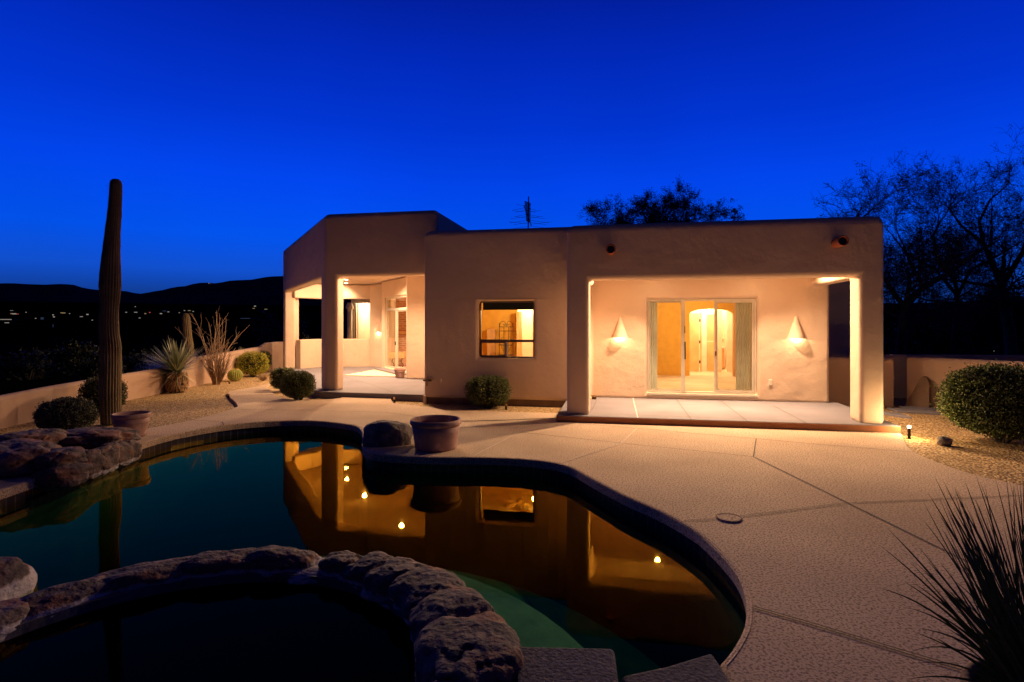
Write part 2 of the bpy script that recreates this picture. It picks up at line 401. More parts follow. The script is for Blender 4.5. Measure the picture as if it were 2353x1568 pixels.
# ---------------------------------------------------------------- camera
cam = bpy.data.cameras.new('camera'); co = bpy.data.objects.new('camera', cam); COL.objects.link(co); SC.camera = co
co.location = (0, 0, EYE); co.rotation_euler = (R(90), 0, 0)
cam.lens = F / 2353 * 36; cam.sensor_width = 36; cam.sensor_fit = 'HORIZONTAL'
cam.shift_y = -(784 - HY) / 2353; cam.clip_end = 20000; cam.clip_start = .05

# ---------------------------------------------------------------- pool outline
def chaikin(P, n=2, closed=False):
    for _ in range(n):
        Q = [] if closed else [P[0]]
        m = len(P)
        for i in range(m if closed else m - 1):
            a, b = P[i], P[(i + 1) % m]
            Q += [a * .75 + b * .25, a * .25 + b * .75]
        if not closed: Q.append(P[-1])
        P = Q
    return P
SPA = Vector((-1.75, 2.70)); RI, RO = 1.36, 1.70
farpx = [(0, 1128), (60, 1108), (140, 1082), (215, 1052), (312, 1022), (378, 1002), (452, 987), (517, 977), (590, 970), (664, 966.5), (730, 967), (790, 973.8), (818, 978), (830, 985.4), (835.5, 996), (834, 1012), (834, 1033), (853, 1042), (885, 1046), (948, 1049.5), (1014, 1051.5), (1090, 1051), (1185, 1054), (1247, 1059.5), (1289, 1067), (1318, 1076.5), (1351, 1095.5), (1393, 1118), (1438, 1141), (1488, 1162), (1530, 1181), (1567, 1201.5), (1605, 1224), (1638, 1253), (1667, 1282.5), (1692, 1311.5), (1708.5, 1340.5), (1719, 1374), (1721, 1407), (1717, 1440.5), (1704, 1469.5), (1683.6, 1502.7), (1661, 1527.6)]
far = [G(x, y).to_2d() for x, y in farpx]
far = chaikin(far, 1)
near = [Vector((1.0, 2.70)), Vector((.75, 2.55)), Vector((.35, 2.5)), Vector((-.02, 2.5))]
arc = [SPA + RO * Vector((math.cos(t), math.sin(t))) for t in [R(-6 - 8 * i) for i in range(0, 22)]]
left = [Vector((-4.1, 3.0)), Vector((-4.7, 3.4)), Vector((-5.1, 4.2)), Vector((-5.28, 5.0))]
HOLE = far + near + arc + left          # deck opening (clockwise seen from above)
def offset(P, d):
    n = len(P); out = []
    ar = sum(P[i].x * P[(i + 1) % n].y - P[(i + 1) % n].x * P[i].y for i in range(n))
    sg = 1 if ar > 0 else -1
    for i in range(n):
        a = (P[i] - P[i - 1]); b = (P[(i + 1) % n] - P[i])
        t = (a.normalized() + b.normalized())
        if t.length < 1e-6: t = b
        t.normalize(); out.append(P[i] + Vector((t.y, -t.x)) * d * sg)
    return out
def filled(polys, z):
    """triangulated sheet: first loop outer, the rest holes"""
    V = []; L3 = []
    for P in polys:
        L3.append([Vector((p[0], p[1], 0)) for p in P]); V += [(p[0], p[1], z) for p in P]
    T = tessellate_polygon(L3)
    mb = MB(); fs = []
    for t in T:
        a, b, c = (V[i] for i in t)
        if (b[0] - a[0]) * (c[1] - a[1]) - (b[1] - a[1]) * (c[0] - a[0]) < 0: t = (t[0], t[2], t[1])
        fs.append(tuple(t))
    mb.add(V, fs); return mb
def strip(mb, P, z0, z1, closed=True, flip=False):
    n = len(P); m = n if closed else n - 1; b = len(mb.v)
    mb.v += [(p[0], p[1], z0) for p in P] + [(p[0], p[1], z1) for p in P]
    for i in range(m):
        j = (i + 1) % n; q = (b + i, b + j, b + n + j, b + n + i)
        mb.f.append(q[::-1] if flip else q)
# deck outline
ol = [(343, 984), (395, 975), (440, 966), (475, 957), (508, 948), (532, 941), (547, 934), (543, 926), (530, 914), (523, 905), (527, 900), (545, 896), (580, 890), (621, 882)]
O = [Vector((-5.75, 7.6)), Vector((-5.72, 8.4))] + [G(x, y).to_2d() for x, y in ol]
inner_bed1 = [(612, 889), (628, 905), (655, 917), (700, 920.5), (745, 919), (786, 914.5)]
O += [G(x, y).to_2d() for x, y in inner_bed1]
O += [W(-6.55, 12.4).to_2d(), W(-5.2, 12.4).to_2d()]
O += [G(x, y).to_2d() for x, y in [(897, 915.5), (903, 926.5), (938, 930), (973, 934.6), (993, 937), (1012, 941), (1031, 944.4), (1090, 944.5), (1157, 946.3), (1282, 949.5)]]
O += [W(-.8, 10.4).to_2d(), W(4.1, 10.4).to_2d()]
O += [G(x, y).to_2d() for x, y in [(2071, 996), (2076, 1012), (2085, 1027), (2106, 1042.6), (2147, 1060.6), (2214, 1084), (2271, 1099), (2353, 1117)]]
O += [Vector((6.2, 5.6)), Vector((7.6, 5.1)), Vector((9, 4.2)), Vector((9, -5)), Vector((-9, -5)), Vector((-9, 1.5)), Vector((-7.2, 3.2)), Vector((-6.3, 5)), Vector((-5.62, 6.2)), Vector((-5.6, 7.0))]
dk = filled([O, HOLE], 0)
strip(dk, O, -.09, 0, flip=True); strip(dk, HOLE, -.045, 0)
deck = tag(dk.build('pool_deck', M['deck'], fix=False), kind='structure')
# gravel + terrain in one sheet
HG = offset(HOLE, .12)
outer = [Vector((max(-9.05, 24 * math.cos(R(a))), 8 + (24 if 24 * math.cos(R(a)) > -9.05 else 14) * math.sin(R(a)))) for a in range(0, 360, 6)]
gr = filled([outer, HG], GZ)
tag(gr.build('gravel_bed', M['gravel']), kind='structure')
tm = MB(); rings = [(25.5, -.07), (30, -.35), (40, -1.2), (80, -4), (200, -7), (500, -9), (1100, -9), (1800, 30), (2600, 78), (3600, 60), (6000, 40), (15000, 0)]
sg = 120
for r_, z_ in rings:
    for k in range(sg):
        t = 2 * math.pi * k / sg; rr = r_
        nzv = noise.noise(Vector((math.cos(t) * 3, math.sin(t) * 3, r_ * .01))) * min(8, r_ * .01) * (1 if r_ < 600 else .08)
        tm.v.append((rr * math.cos(t), 8 + rr * math.sin(t), z_ + (nzv if r_ > 35 else 0)))
for i in range(len(rings) - 1):
    for k in range(sg):
        a = i * sg + k; b = i * sg + (k + 1) % sg; tm.f.append((a, b, b + sg, a + sg))
circ = [Vector((25.8 * math.cos(R(a)), 8 + 25.8 * math.sin(R(a)))) for a in range(0, 360, 6)]
di = filled([circ, offset(outer, -.03)], -.072); tm.add(di.v, di.f)
tag(tm.build('desert_ground', M['desert'], smooth=True), kind='structure')
# hills
ridge = [(-900, 640), (-500, 655), (-200, 645), (0, 651.5), (28, 651), (56, 653), (104, 654.6), (141, 652.6), (169, 654.6), (181, 658.8), (195, 663), (226, 666.7), (279, 668.7), (299, 670), (313, 676.3), (327, 675.2), (353, 670), (381, 665.9), (401, 658.8), (418, 660), (452, 650.4), (480, 649.8), (497, 651.8), (531, 644.7), (576, 643.3), (618, 635.7), (649, 634.8), (760, 628), (900, 650), (1200, 690), (1700, 705), (2100, 700), (2400, 712), (2900, 690), (3500, 720)]
hm = MB(); cols = 260; rows = [(2300, .0), (2600, .25), (2900, .5), (3150, .78), (3300, 1.0), (3600, .7), (4200, .0)]
xs = [ridge[0][0] + (ridge[-1][0] - ridge[0][0]) * i / (cols - 1) for i in range(cols)]
def ridge_y(x):
    for i in range(len(ridge) - 1):
        if x <= ridge[i + 1][0]:
            t = (x - ridge[i][0]) / (ridge[i + 1][0] - ridge[i][0]); return ridge[i][1] * (1 - t) + ridge[i + 1][1] * t
    return ridge[-1][1]
for (D, h) in rows:
    for x in xs:
        top = AT(x, ridge_y(x), 3300); u = top.copy(); sc = D / 3300
        zz = 55 + (top.z - 55) * h
        if 0 < h < 1: zz += noise.noise(Vector((u.x * .004, D * .004, 0))) * 26 + noise.noise(Vector((u.x * .012, D * .01, 5))) * 10
        hm.v.append((u.x * sc, D, zz - (40 if h == 0 else 0)))
for i in range(len(rows) - 1):
    for k in range(cols - 1):
        a = i * cols + k; hm.f.append((a, a + 1, a + 1 + cols, a + cols))
tag(hm.build('hills', M['hill'], smooth=True), kind='structure')

# pool shell
ps = MB(); uv = []
PH = offset(HOLE, .035)                 # tile face sits behind the coping nose
n = len(PH)
strip(ps, PH, -1.7, -.04)
acc = 0; Ls = [0]
for i in range(n): acc += (PH[(i + 1) % n] - PH[i]).length; Ls.append(acc)
ps.uv = []
for i in range(n): ps.uv += [(Ls[i], -1.7), (Ls[i + 1], -1.7), (Ls[i + 1], -.04), (Ls[i], -.04)]
# split: tile band above, plaster below
tb = MB(); strip(tb, PH, -.33, -.04); tb.uv = []
for i in range(n): tb.uv += [(Ls[i], -.33), (Ls[i + 1], -.33), (Ls[i + 1], -.04), (Ls[i], -.04)]
basin = MB(); strip(basin, PH, -1.75, -.33)
fl = filled([PH], -1.7); basin.add(fl.v, fl.f)
bo = tag(basin.build('pool_basin', M['plaster']), kind='structure')
tb.build('waterline_tile', M['tile'], bo)
# coping nose
cp = MB(); Cn = offset(HOLE, -.012); Ci = offset(HOLE, .0)
strip(cp, Cn, -.09, -.008); 
n0 = len(cp.v); cp.v += [(p.x, p.y, -.008) for p in Cn] + [(p.x, p.y, .004) for p in offset(HOLE, .02)] + [(p.x, p.y, .004) for p in offset(HOLE, .30)] + [(p.x, p.y, -.09) for p in Cn] + [(p.x, p.y, -.09) for p in PH]
for a0, b0 in ((0, 1), (4, 3)):
    for i in range(n):
        j = (i + 1) % n; cp.f.append((n0 + a0 * n + i, n0 + a0 * n + j, n0 + b0 * n + j, n0 + b0 * n + i))
tag(cp.build('pool_coping', M['deck'], fix=False), kind='structure')
# shallow shelves round the spa
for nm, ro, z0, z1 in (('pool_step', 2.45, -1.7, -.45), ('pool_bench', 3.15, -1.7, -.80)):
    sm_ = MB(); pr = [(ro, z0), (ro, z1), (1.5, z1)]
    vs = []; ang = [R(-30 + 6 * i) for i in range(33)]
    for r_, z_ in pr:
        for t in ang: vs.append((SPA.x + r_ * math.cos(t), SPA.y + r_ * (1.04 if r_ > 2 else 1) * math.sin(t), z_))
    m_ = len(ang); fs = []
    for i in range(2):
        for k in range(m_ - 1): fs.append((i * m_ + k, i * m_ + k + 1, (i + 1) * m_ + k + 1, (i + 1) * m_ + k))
    sm_.add(vs, fs); sm_.build(nm, M['litstepplaster'], bo)
wt = filled([offset(HOLE, .02), [SPA + 1.5 * Vector((math.cos(R(6 * i)), math.sin(R(6 * i)))) for i in range(60)]], WZ)
tag(wt.build('pool_water', M['water']), kind='structure')
# spa
sw = MB(); sw.lathe([(RI, -1.0), (RI, -.09), (RO - .02, -.09), (RO - .02, -1.7)], SPA.x, SPA.y, 72)
sp_ = tag(sw.build('spa_basin', M['spawall'], fix=True), kind='structure')
sf = MB(); sf.lathe([(.01, -1.0), (RI, -1.0)], SPA.x, SPA.y, 72); sf.build('spa_floor', M['spawall'], sp_)
s2 = MB(); s2.add([(SPA.x + RI * math.cos(R(5 * k)), SPA.y + RI * math.sin(R(5 * k)), -.15) for k in range(72)], [tuple(range(72))]); tag(s2.build('spa_water', M['spawater']), kind='structure')

# deck joints, with a few strips painted in for shade lines
def joint(pxs, wd=.012, z=0.0, mat='joint', dbl=False, top=.006):
    P = [G(x, y, z) for x, y in pxs]; mb = MB()
    offs = (-.013, .013) if dbl else (0,)
    for of in offs:
        for i in range(len(P) - 1):
            a, b = P[i], P[i + 1]; d = (b - a); d.z = 0; nn = Vector((-d.y, d.x, 0)).normalized()
            q = [a + nn * (of - wd / 2), b + nn * (of - wd / 2), b + nn * (of + wd / 2), a + nn * (of + wd / 2)]
            mb.add([(p.x, p.y, z + top) for p in q], [(0, 1, 2, 3)])
    return mb, mat
def joints(name, parent, L_, z=0.0):
    for it in L_:
        mb, mt = joint(it[0], it[1], z, it[2] if len(it) > 2 else 'joint', it[3] if len(it) > 3 else False)
        mb.build(name, M[mt], parent)
joints('joint_or_shade_strip', deck, [
    ([(1089.5, 1048), (1193.4, 993.7), (1300, 976)], .02, 'jointpale'),
    ([(1193.4, 993.7), (1434.3, 1019.9), (1731.4, 1050.6)], .012),
    ([(1291, 1064), (1426, 1020.7), (1463, 985.4)], .02, 'jointpale'),
    ([(1330.5, 973.8), (1737.6, 1009), (1878.8, 1022), (2100, 1040)], .014),
    ([(1737.6, 1009), (1731.4, 1050.6)], .014),
    ([(1572, 1199), (1675, 1192), (1770, 1180), (1940, 1158), (2120, 1150), (2350, 1140)], .009, 'joint', True),
    ([(1731.4, 1050.6), (1878.8, 1122.6), (1946, 1156), (2188, 1275), (2350, 1350)], .014),
    ([(1730, 1397), (1879, 1440), (2060, 1495), (2330, 1575)], .012, 'joint', True),
    ([(437.5, 966), (510.9, 970.5), (514, 978)], .014), ([(318, 1004), (372, 1003)], .014),
    ([(545, 941), (616.5, 942.1), (760, 945), (885.6, 948.3), (973, 960.5), (1052, 970)], .014),
    ([(1053, 969), (1170, 966), (1278, 961.5)], .05),  # broad dark strip painted for the shade along a low step
    ([(1115, 946), (1150, 962)], .014, 'jointpale'), ([(1195, 948), (1215, 962)], .014, 'jointpale'),
    ([(551, 936), (640, 927), (720, 921)], .014, 'jointpale'), ([(700, 945), (770, 922)], .014, 'jointpale'),  # first pale strip traces a shadow edge, painted in
    ([(1530, 986), (1552, 998)], .014, 'jointpale')])
# patio slabs
def slab(name, polyab, jl, z1=SL, front=None):
    P = [W(a, b).to_2d() for a, b in polyab]
    mb = MB(); mb.prism(P, -.05, z1); o = mb.build(name, M['slab'], bevel=.012, seg=2); tag(o, kind='structure')
    if front:
        e_ = MB(); a0, a1, bb = front; e_.hbox(a0, a1, bb - .012, bb + .05, .004, z1 - .012); e_.build('front_edge', M['slabedge'], o, bevel=.005, seg=2)
    joints('joint_or_shade_strip', o, jl, z1); return o
s1 = slab('patio_slab', [(-1.08, 9.80), (4.30, 9.80), (4.32, 12.5), (-.5, 12.5), (-.5, 12.0), (-1.10, 12.0)], [
    ([(1454.4, 915), (1465.5, 960.6)], .02, 'jointpale'), ([(1551.7, 915), (1587.8, 964)], .012), ([(1650, 917), (1718, 969)], .012), ([(1775, 932), (1851, 972)], .012), ([(1372, 919), (1360, 943)], .012),
    ([(1365, 951), (1700, 963), (1990, 975)], .008), ([(1375, 926), (1650, 932), (1900, 941)], .008)], front=(-1.08, 4.30, 9.80))
LP = [(-4.2, 12.05), (-6.9, 12.15), (-7.35, 12.45), (-12.1, 18.2), (-11.4, 19.6), (-8.0, 19.9), (-5.9, 16.2), (-4.2, 16.2)]
s2_ = slab('patio_slab', LP, [([(792, 868), (856.5, 885), (960, 878)], .012), ([(815, 850), (868, 863)], .012), ([(868, 863), (940, 872)], .012), ([(921, 900), (966, 884)], .012), ([(700, 862), (725, 868)], .012), ([(856, 885), (905, 903)], .012)])

# ================================================================ HOUSE
H0 = W(0, 12, 0)
house = thing('house', 'flat roofed tan stucco house with lit patios behind the pool', 'house', H0)
CB = 9.95
solid = [(-.92, 4.14, CB, 12.6, 2.74, 3.44),             # portico roof
         (-.92, 4.14, CB, 10.40, 2.475, 2.74),           # front beam
         (-.92, -.53, 10.40, 11.75, 2.475, 2.74), (3.78, 4.14, 10.40, 12.6, 2.475, 2.74),
         (-.92, -.53, CB, 10.40, SL - .02, 2.475), (3.78, 4.14, CB, 10.40, SL - .02, 2.475),
         (-.62, 4.14, 12.35, 12.6, SL - .02, 2.74),       # wall with the sliding door
         (-4.2, -.62, 11.75, 12.0, SL - .02, 2.74), (-4.2, -.62, 11.75, 16.0, 2.74, 3.73),
         (-.92, -.62, 11.75, 12.6, SL - .02, 2.74), (-4.2, -3.95, 12.0, 15.4, SL - .02, 2.74),
         (-6.05, -3.95, 15.4, 16.0, SL - .02, 3.44),
         (3.78, 4.14, 12.6, 21, SL - .02, 2.74), (-.92, 4.14, 12.6, 21, 2.74, 3.44),
         (4.14, 6.3, 16.5, 21, SL - .02, 3.2)]
holes = [(.57, 2.77, 12.2, 12.7, .23, 2.22), (-2.98, -1.775, 11.6, 12.1, .97, 2.18)]
rect_union(solid, holes).build('wall', M['stucco'], house, bevel=.07, seg=5, fix=True, topz=3.42)
pl = MB(); pl.hbox(-4.15, -.66, 11.80, 11.95, -.06, .14); pl.build('plinth', M['plinth'], house)
pq = MB(); pq.hbox(-4.21, -4.15, 11.74, 11.8, -.06, .13); pq.build('corner_trim', M['stucco'], house)
# tall octagonal patio
R0 = W(-4.11, 19.5).to_2d(); R1 = W(-4.11, 12.42).to_2d(); P0 = W(-6.91, 12.42).to_2d(); P1 = W(-11.76, 18.22).to_2d(); P2 = W(-11.2, 19.9).to_2d()
path = [R0, R1, P0, P1, P2]
sa = (R1 - R0).length; sb = sa + (P0 - R1).length; sc_ = sb + (P1 - P0).length; sd = sc_ + (P2 - P1).length
def flip(P): return P
# the wall thickness must lie to the left of the path direction (inside): reverse if needed
pw = None
tot = sd
def inv(s): return tot - s
hol = [(inv(sa + 2.49), tot + 1, -1, 2.82),                      # front opening + the part over the bedroom wing
       (inv(sc_ - .40), inv(sb + .50), -1, 2.82),                 # left opening
       (-1, inv(sc_ + .42), -1, 2.62)]
pw = poly_wall([p for p in path[::-1]], .36, SL - .02, 4.33, hol)
pw.build('patio_tower', M['stucco'], house, bevel=.07, seg=5, fix=True, topz=4.3)
cl = MB(); cpoly = [W(a, b).to_2d() for a, b in [(-4.25, 12.6), (-6.8, 12.6), (-11.45, 18.2), (-11.0, 19.8), (-8.6, 20.1), (-8.6, 23.0), (-4.25, 23.0)]]
cl.prism(cpoly, 3.16, 3.5); cl.build('patio_ceiling', M['ceil'], house)
# rear beam, parapets, piers
q0 = Vector((-7.42, 19.85)); q1 = Vector((-6.95, 20.68)); q2 = Vector((-5.2, 20.86))
pr = poly_wall([q0, q1, q2], .25, SL - .02, 1.13, []); pr.build('parapet', M['stucco'], house, bevel=.03, fix=True)
rb = poly_wall([Vector((-7.6, 19.8)), q1 + Vector((0, .02)), q2 + Vector((.1, .02))], .25, 2.60, 3.12, []); rb.build('rear_beam', M['stucco'], house, bevel=.03, fix=True)
pp = poly_wall([Vector((-5.24, 20.84)), Vector((-4.77, 20.5)), ], .3, SL - .02, 3.12, [])
pp = MB(); pp.prism([Vector((-5.24, 20.80)), Vector((-4.70, 20.46)), Vector((-4.4, 20.9)), Vector((-5.0, 21.25))], SL - .02, 3.12)
pp.build('pier', M['stucco'], house, bevel=.04)
# angled door wall
da = W(-8.09, 18.35).to_2d(); db = W(-5.75, 15.62).to_2d(); dd = (db - da).normalized(); dlen = (db - da).length
dw = poly_wall([da, db], .25, SL - .02, 3.12, [(.32, 2.75, .22, 2.58)]); dw.build('angled_wall', M['stucco'], house, bevel=.03, fix=True)
fw = MB(); fw.prism([da, da + Vector((-.02, 2.2)), da + Vector((.28, 2.2)), da + Vector((.3, .2))], SL - .02, 3.12); fw.build('return_wall', M['stucco'], house, bevel=.03)

def frame_bars(mb, p, u, nrm, s0, s1, z0, z1, wd, dp):
    """rectangular frame in the plane through p along u"""
    def bar(a0, a1, c0, c1):
        P = []
        for zz in (c0, c1):
            for (s, k) in ((a0, 0), (a1, 0), (a1, 1), (a0, 1)):
                q = p + u * s + nrm * (dp * k); P.append((q.x, q.y, zz))
        mb.box8(P)
    bar(s0, s0 + wd, z0, z1); bar(s1 - wd, s1, z0, z1); bar(s0 + wd, s1 - wd, z0, z0 + wd); bar(s0 + wd, s1 - wd, z1 - wd, z1)
def pane(p, u, nrm, s0, s1, z0, z1, off):
    mb = MB(); a = p + u * s0 + nrm * off; b = p + u * s1 + nrm * off
    mb.add([(a.x, a.y, z0), (b.x, b.y, z0), (b.x, b.y, z1), (a.x, a.y, z1)], [(0, 1, 2, 3)]); return mb
U2 = Vector((c_, -s_)); N2 = Vector((s_, c_))
OH = W(0, 0).to_2d()
# sliding glass door
sdm = MB(); pS = OH + N2 * 12.42
frame_bars(sdm, pS, U2, N2, .575, 2.765, .23, 2.215, .035, .12)
sdo = sdm.build('sliding_door', M['alu'], house)
def leaf(name, s0, s1, off, mat, wd, gl, z0=.27, z1=2.18):
    m = MB(); frame_bars(m, OH + N2 * (12.42 + off), U2, N2, s0, s1, z0, z1, wd, .028); f = m.build(name, M[mat], sdo)
    pane(OH + N2 * (12.42 + off), U2, N2, s0 + wd, s1 - wd, z0 + wd, z1 - wd, .014).build('glass_pane' if gl == 'glass' else 'screen_mesh', M[gl], f); return f
lf = leaf('fixed_panel', .61, 1.31, .08, 'alu', .03, 'glass')
m = MB(); m.hbox(1.27, 1.345, 12.395, 12.43, .25, 2.215); m.build('meeting_stile', M['alu'], sdo)
lf2 = leaf('glass_panel', 1.97, 2.73, .08, 'alu', .045, 'glass')
lf3 = leaf('screen_panel', 1.945, 2.725, .02, 'alu', .04, 'screen')
m = MB(); m.hbox(1.335, 1.36, 12.37, 12.395, .95, 1.32); m.hbox(1.335, 1.35, 12.37, 12.395, 1.5, 1.65); m.build('handle', M['black'], sdo)
m = MB(); m.hbox(1.955, 1.985, 12.42, 12.438, 1.03, 1.12); m.build('handle', M['bronze'], sdo)
m = MB(); m.hbox(.56, 2.78, 12.33, 12.55, .19, .228); m.build('threshold', M['alu'], sdo)
# bedroom window
wm = MB(); pW = OH + N2 * 11.86
frame_bars(wm, pW, U2, N2, -2.978, -1.777, .972, 2.178, .03, .06)
wo = wm.build('window', M['bronze'], house)
zr = 1.335
m = MB(); m.hbox(-2.95, -1.805, 11.85, 11.90, zr - .03, zr + .025); m.build('transom_rail', M['bronze'], wo)
m = MB(); m.hbox(-2.40, -2.355, 11.845, 11.9, 1.0, zr - .03); m.build('mullion', M['alu'], wo)
m = MB(); frame_bars(m, OH + N2 * 11.85, U2, N2, -2.945, -2.40, 1.002, zr - .03, .022, .03); m.build('sash', M['bronze'], wo)
pane(OH, U2, N2, -2.95, -1.80, zr, 2.15, 11.89).build('glass_pane', M['glass'], wo)
pane(OH, U2, N2, -2.355, -1.80, 1.0, zr - .03, 11.89).build('glass_pane', M['glass'], wo)
pane(OH, U2, N2, -2.945, -2.40, 1.0, zr - .03, 11.865).build('screen_mesh', M['screen'], wo)
# angled patio door
nrm = Vector((-dd.y, dd.x)); nrm = nrm if nrm.y > 0 else -nrm
dm = MB(); pd = da + nrm * .06
frame_bars(dm, pd, dd, nrm, .325, 2.745, .22, 2.575, .05, .08)
pdo = dm.build('patio_door', M['alu'], house)
m = MB()
def dbar(m, s0, s1, z0, z1, o0=0., o1=.06):
    P = []
    for zz in (z0, z1):
        for s, k in ((s0, o0), (s1, o0), (s1, o1), (s0, o1)):
            q = pd + dd * s + nrm * k; P.append((q.x, q.y, zz))
    m.box8(P)
dbar(m, .37, 2.70, 2.13, 2.2); m.build('transom_rail', M['alu'], pdo)
m = MB(); dbar(m, 1.33, 1.42, .27, 2.13); m.build('meeting_stile', M['alu'], pdo)
m = MB(); frame_bars(m, pd + nrm * .03, dd, nrm, 1.42, 2.66, .27, 2.13, .045, .03); m.build('door_panel', M['alu'], pdo)
m = MB(); dbar(m, 1.35, 1.38, 1.0, 1.12, -.03, 0); m.build('handle', M['black'], pdo)
pane(pd, dd, nrm, .37, 2.70, .27, 2.13, .03).build('glass_pane', M['glass'], pdo)
pane(pd, dd, nrm, .37, 2.70, 2.2, 2.53, .03).build('glass_pane', M['glass'], pdo)
m = MB(); q = [da + dd * .2 - nrm * .02, da + dd * 2.9 - nrm * .02, da + dd * 2.9 - nrm * .3, da + dd * .2 - nrm * .3]
m.prism(q, SL, .19); m.build('door_step', M['slab'], house, bevel=.01)
# roof drain spouts (canales)
for a, z in ((-.15, 2.96), (3.43, 3.0)):
    m = MB(); pts = [(.075, 0), (.085, .02), (.085, .3), (.062, .3), (.06, .02)]
    P = []
    sg_ = 24; base = W(a, CB - .3, z); ax_ = Vector((s_, c_, 0)); ux = Vector((c_, -s_, 0)); uz = Vector((0, 0, 1))
    prof = [(.062, .36), (.062, .01), (.078, 0), (.084, .012), (.078, .03), (.078, .36)]
    vs = []
    for r_, d in prof:
        for k in range(sg_):
            t = 2 * math.pi * k / sg_; vs.append(base + ax_ * d + (ux * math.cos(t) + uz * math.sin(t)) * r_)
    fs = [(i * sg_ + k, i * sg_ + (k + 1) % sg_, (i + 1) * sg_ + (k + 1) % sg_, (i + 1) * sg_ + k) for i in range(len(prof) - 1) for k in range(sg_)]
    m.add(vs, fs); sc = m.build('drain_spout', M['clay'], house, smooth=True, fix=True)
    m = MB(); vs = [base + ax_ * .05 + (ux * math.cos(2 * math.pi * k / sg_) + uz * math.sin(2 * math.pi * k / sg_)) * .061 for k in range(sg_)]
    m.add(vs, [tuple(range(sg_))]); m.build('spout_shade_disc', M['black'], sc)  # black disc put in as the shade inside the pipe
# outlets and hose bib
m = MB(); m.hbox(2.985, 3.055, 12.325, 12.352, .44, .56); oc = m.build('outlet_cover', M['white'], house, bevel=.006)
m = MB(); m.hbox(-4.62, -4.55, 15.375, 15.402, .42, .54); m.build('outlet_cover', M['stucco'], house, bevel=.006)
m = MB(); m.hbox(-3.86, -3.80, 11.73, 11.752, .42, .52); m.build('outlet_cover', M['stucco'], house, bevel=.006)
m = MB(); m.tube([W(-4.08, 11.76, .45), W(-4.08, 11.66, .45), W(-4.08, 11.62, .42), W(-4.08, 11.62, .36)], .018, 8); m.tube([W(-4.14, 11.68, .5), W(-4.02, 11.68, .5)], .012, 6)
m.tube([W(-4.08, 11.68, .44), W(-4.08, 11.68, .55)], .012, 6); m.tube([W(-4.19, 11.7, .47), W(-4.0, 11.7, .47)], .02, 8); m.build('hose_tap', M['plinth'], house)

# ---- interiors
def hb(name, mat, *B, parent=house):
    m = MB()
    for b in B: m.hbox(*b)
    return m.build(name, M[mat], parent)
FB = 17.7
aL, aR = A(1584.5, FB), A(1684.8, FB); zs_, zt = Zh(1600, 724, FB), Zh(1635, 710, FB)
hb('bedroom_floor', 'carpet', (-.6, 4.0, 12.55, FB + 1.9, .02, .13), (-4.0, -.6, 12.0, 16.0, .02, .13))
hb('bedroom_ceiling', 'cream', (-.62, 3.92, 12.6, FB + .1, 2.66, 2.735), (-3.96, -.86, 12.0, 15.9, 2.66, 2.735))
hb('bedroom_wall', 'gold', (-.62, -.5, 12.6, FB, .1, 2.66))
hb('bedroom_wall', 'tan', (3.66, 3.775, 12.6, FB, .1, 2.66))
# arch wall
m = MB(); Nn = 16
def archpt(i):
    t = math.pi * i / Nn; am = (aL + aR) / 2; hw = (aR - aL) / 2
    return (am - hw * math.cos(t), zs_ + (zt - zs_) * math.sin(t) ** .8)
ap = [archpt(i) for i in range(Nn + 1)]
for b0, b1 in ((FB, FB + .15),):
    m.hbox(-.5, aL, b0, b1, .1, 2.66); mr_ = MB(); mr_.hbox(aR, 3.66, b0, b1, .1, 2.66)
    for i in range(Nn):
        (x0, y0), (x1, y1) = ap[i], ap[i + 1]
        m.box8([W(x0, b0, y0), W(x1, b0, y1), W(x1, b1, y1), W(x0, b1, y0), W(x0, b0, 2.66), W(x1, b0, 2.66), W(x1, b1, 2.66), W(x0, b1, 2.66)])
m.build('arch_wall', M['gold'], house); mr_.build('arch_wall', M['tan'], house)  # one wall, two colours: tint through glass and screen painted in
HB = 19.3
def ax(x): return A(x, HB)
hb('hall_wall', 'cream', (ax(1612), ax(1624), HB, HB + .1, .1, 2.66), (ax(1624), ax(1642), HB, HB + .1, 2.0, 2.66), (ax(1642), ax(1659), HB, HB + .1, .1, 2.66),
   (ax(1560), ax(1612), HB, HB + .1, 2.03, 2.66), (ax(1659), ax(1671), HB, HB + .1, 2.2, 2.66), (ax(1671), ax(1740), HB, HB + .1, .1, 2.66))
hb('hall_side_wall', 'cream', (aL - .75, aL - .65, FB + .15, HB + 1.6, .1, 2.66), (aR + .55, aR + .65, FB + .15, HB + 1.6, .1, 2.66), (aL - .7, aR + .6, HB + 1.5, HB + 1.6, .1, 2.66))
hb('hall_ceiling', 'cream', (aL - .7, aR + .6, FB + .15, HB + 1.6, 2.66, 2.73)); hb('hall_floor', 'cream', (aL - .7, aR + .6, FB + 1.9, HB + 1.6, .02, .13))
d1 = hb('inner_door', 'wood', (ax(1583), ax(1606), HB - .06, HB - .01, .14, 2.03))
hb('door_panel', 'wood', (ax(1588), ax(1601), HB - .072, HB - .06, .35, 1.9), parent=d1)
hb('door_frame', 'wood', (ax(1609), ax(1612), HB - .05, HB + .1, .1, 2.06), parent=d1)
for z_ in (1.75, 1.05, .4): hb('hinge', 'dark', (ax(1606), ax(1609), HB - .075, HB - .05, z_, z_ + .1), parent=d1)
d2 = hb('closet_door', 'wood', (ax(1624.5), ax(1641.5), HB + .03, HB + .07, .14, 1.11), (ax(1624.5), ax(1641.5), HB + .03, HB + .07, 1.13, 1.99))
hb('door_panel', 'wood', (ax(1627.5), ax(1638.5), HB + .018, HB + .03, .25, 1.0), (ax(1627.5), ax(1638.5), HB + .018, HB + .03, 1.25, 1.9), parent=d2)
BB = HB + 1.2
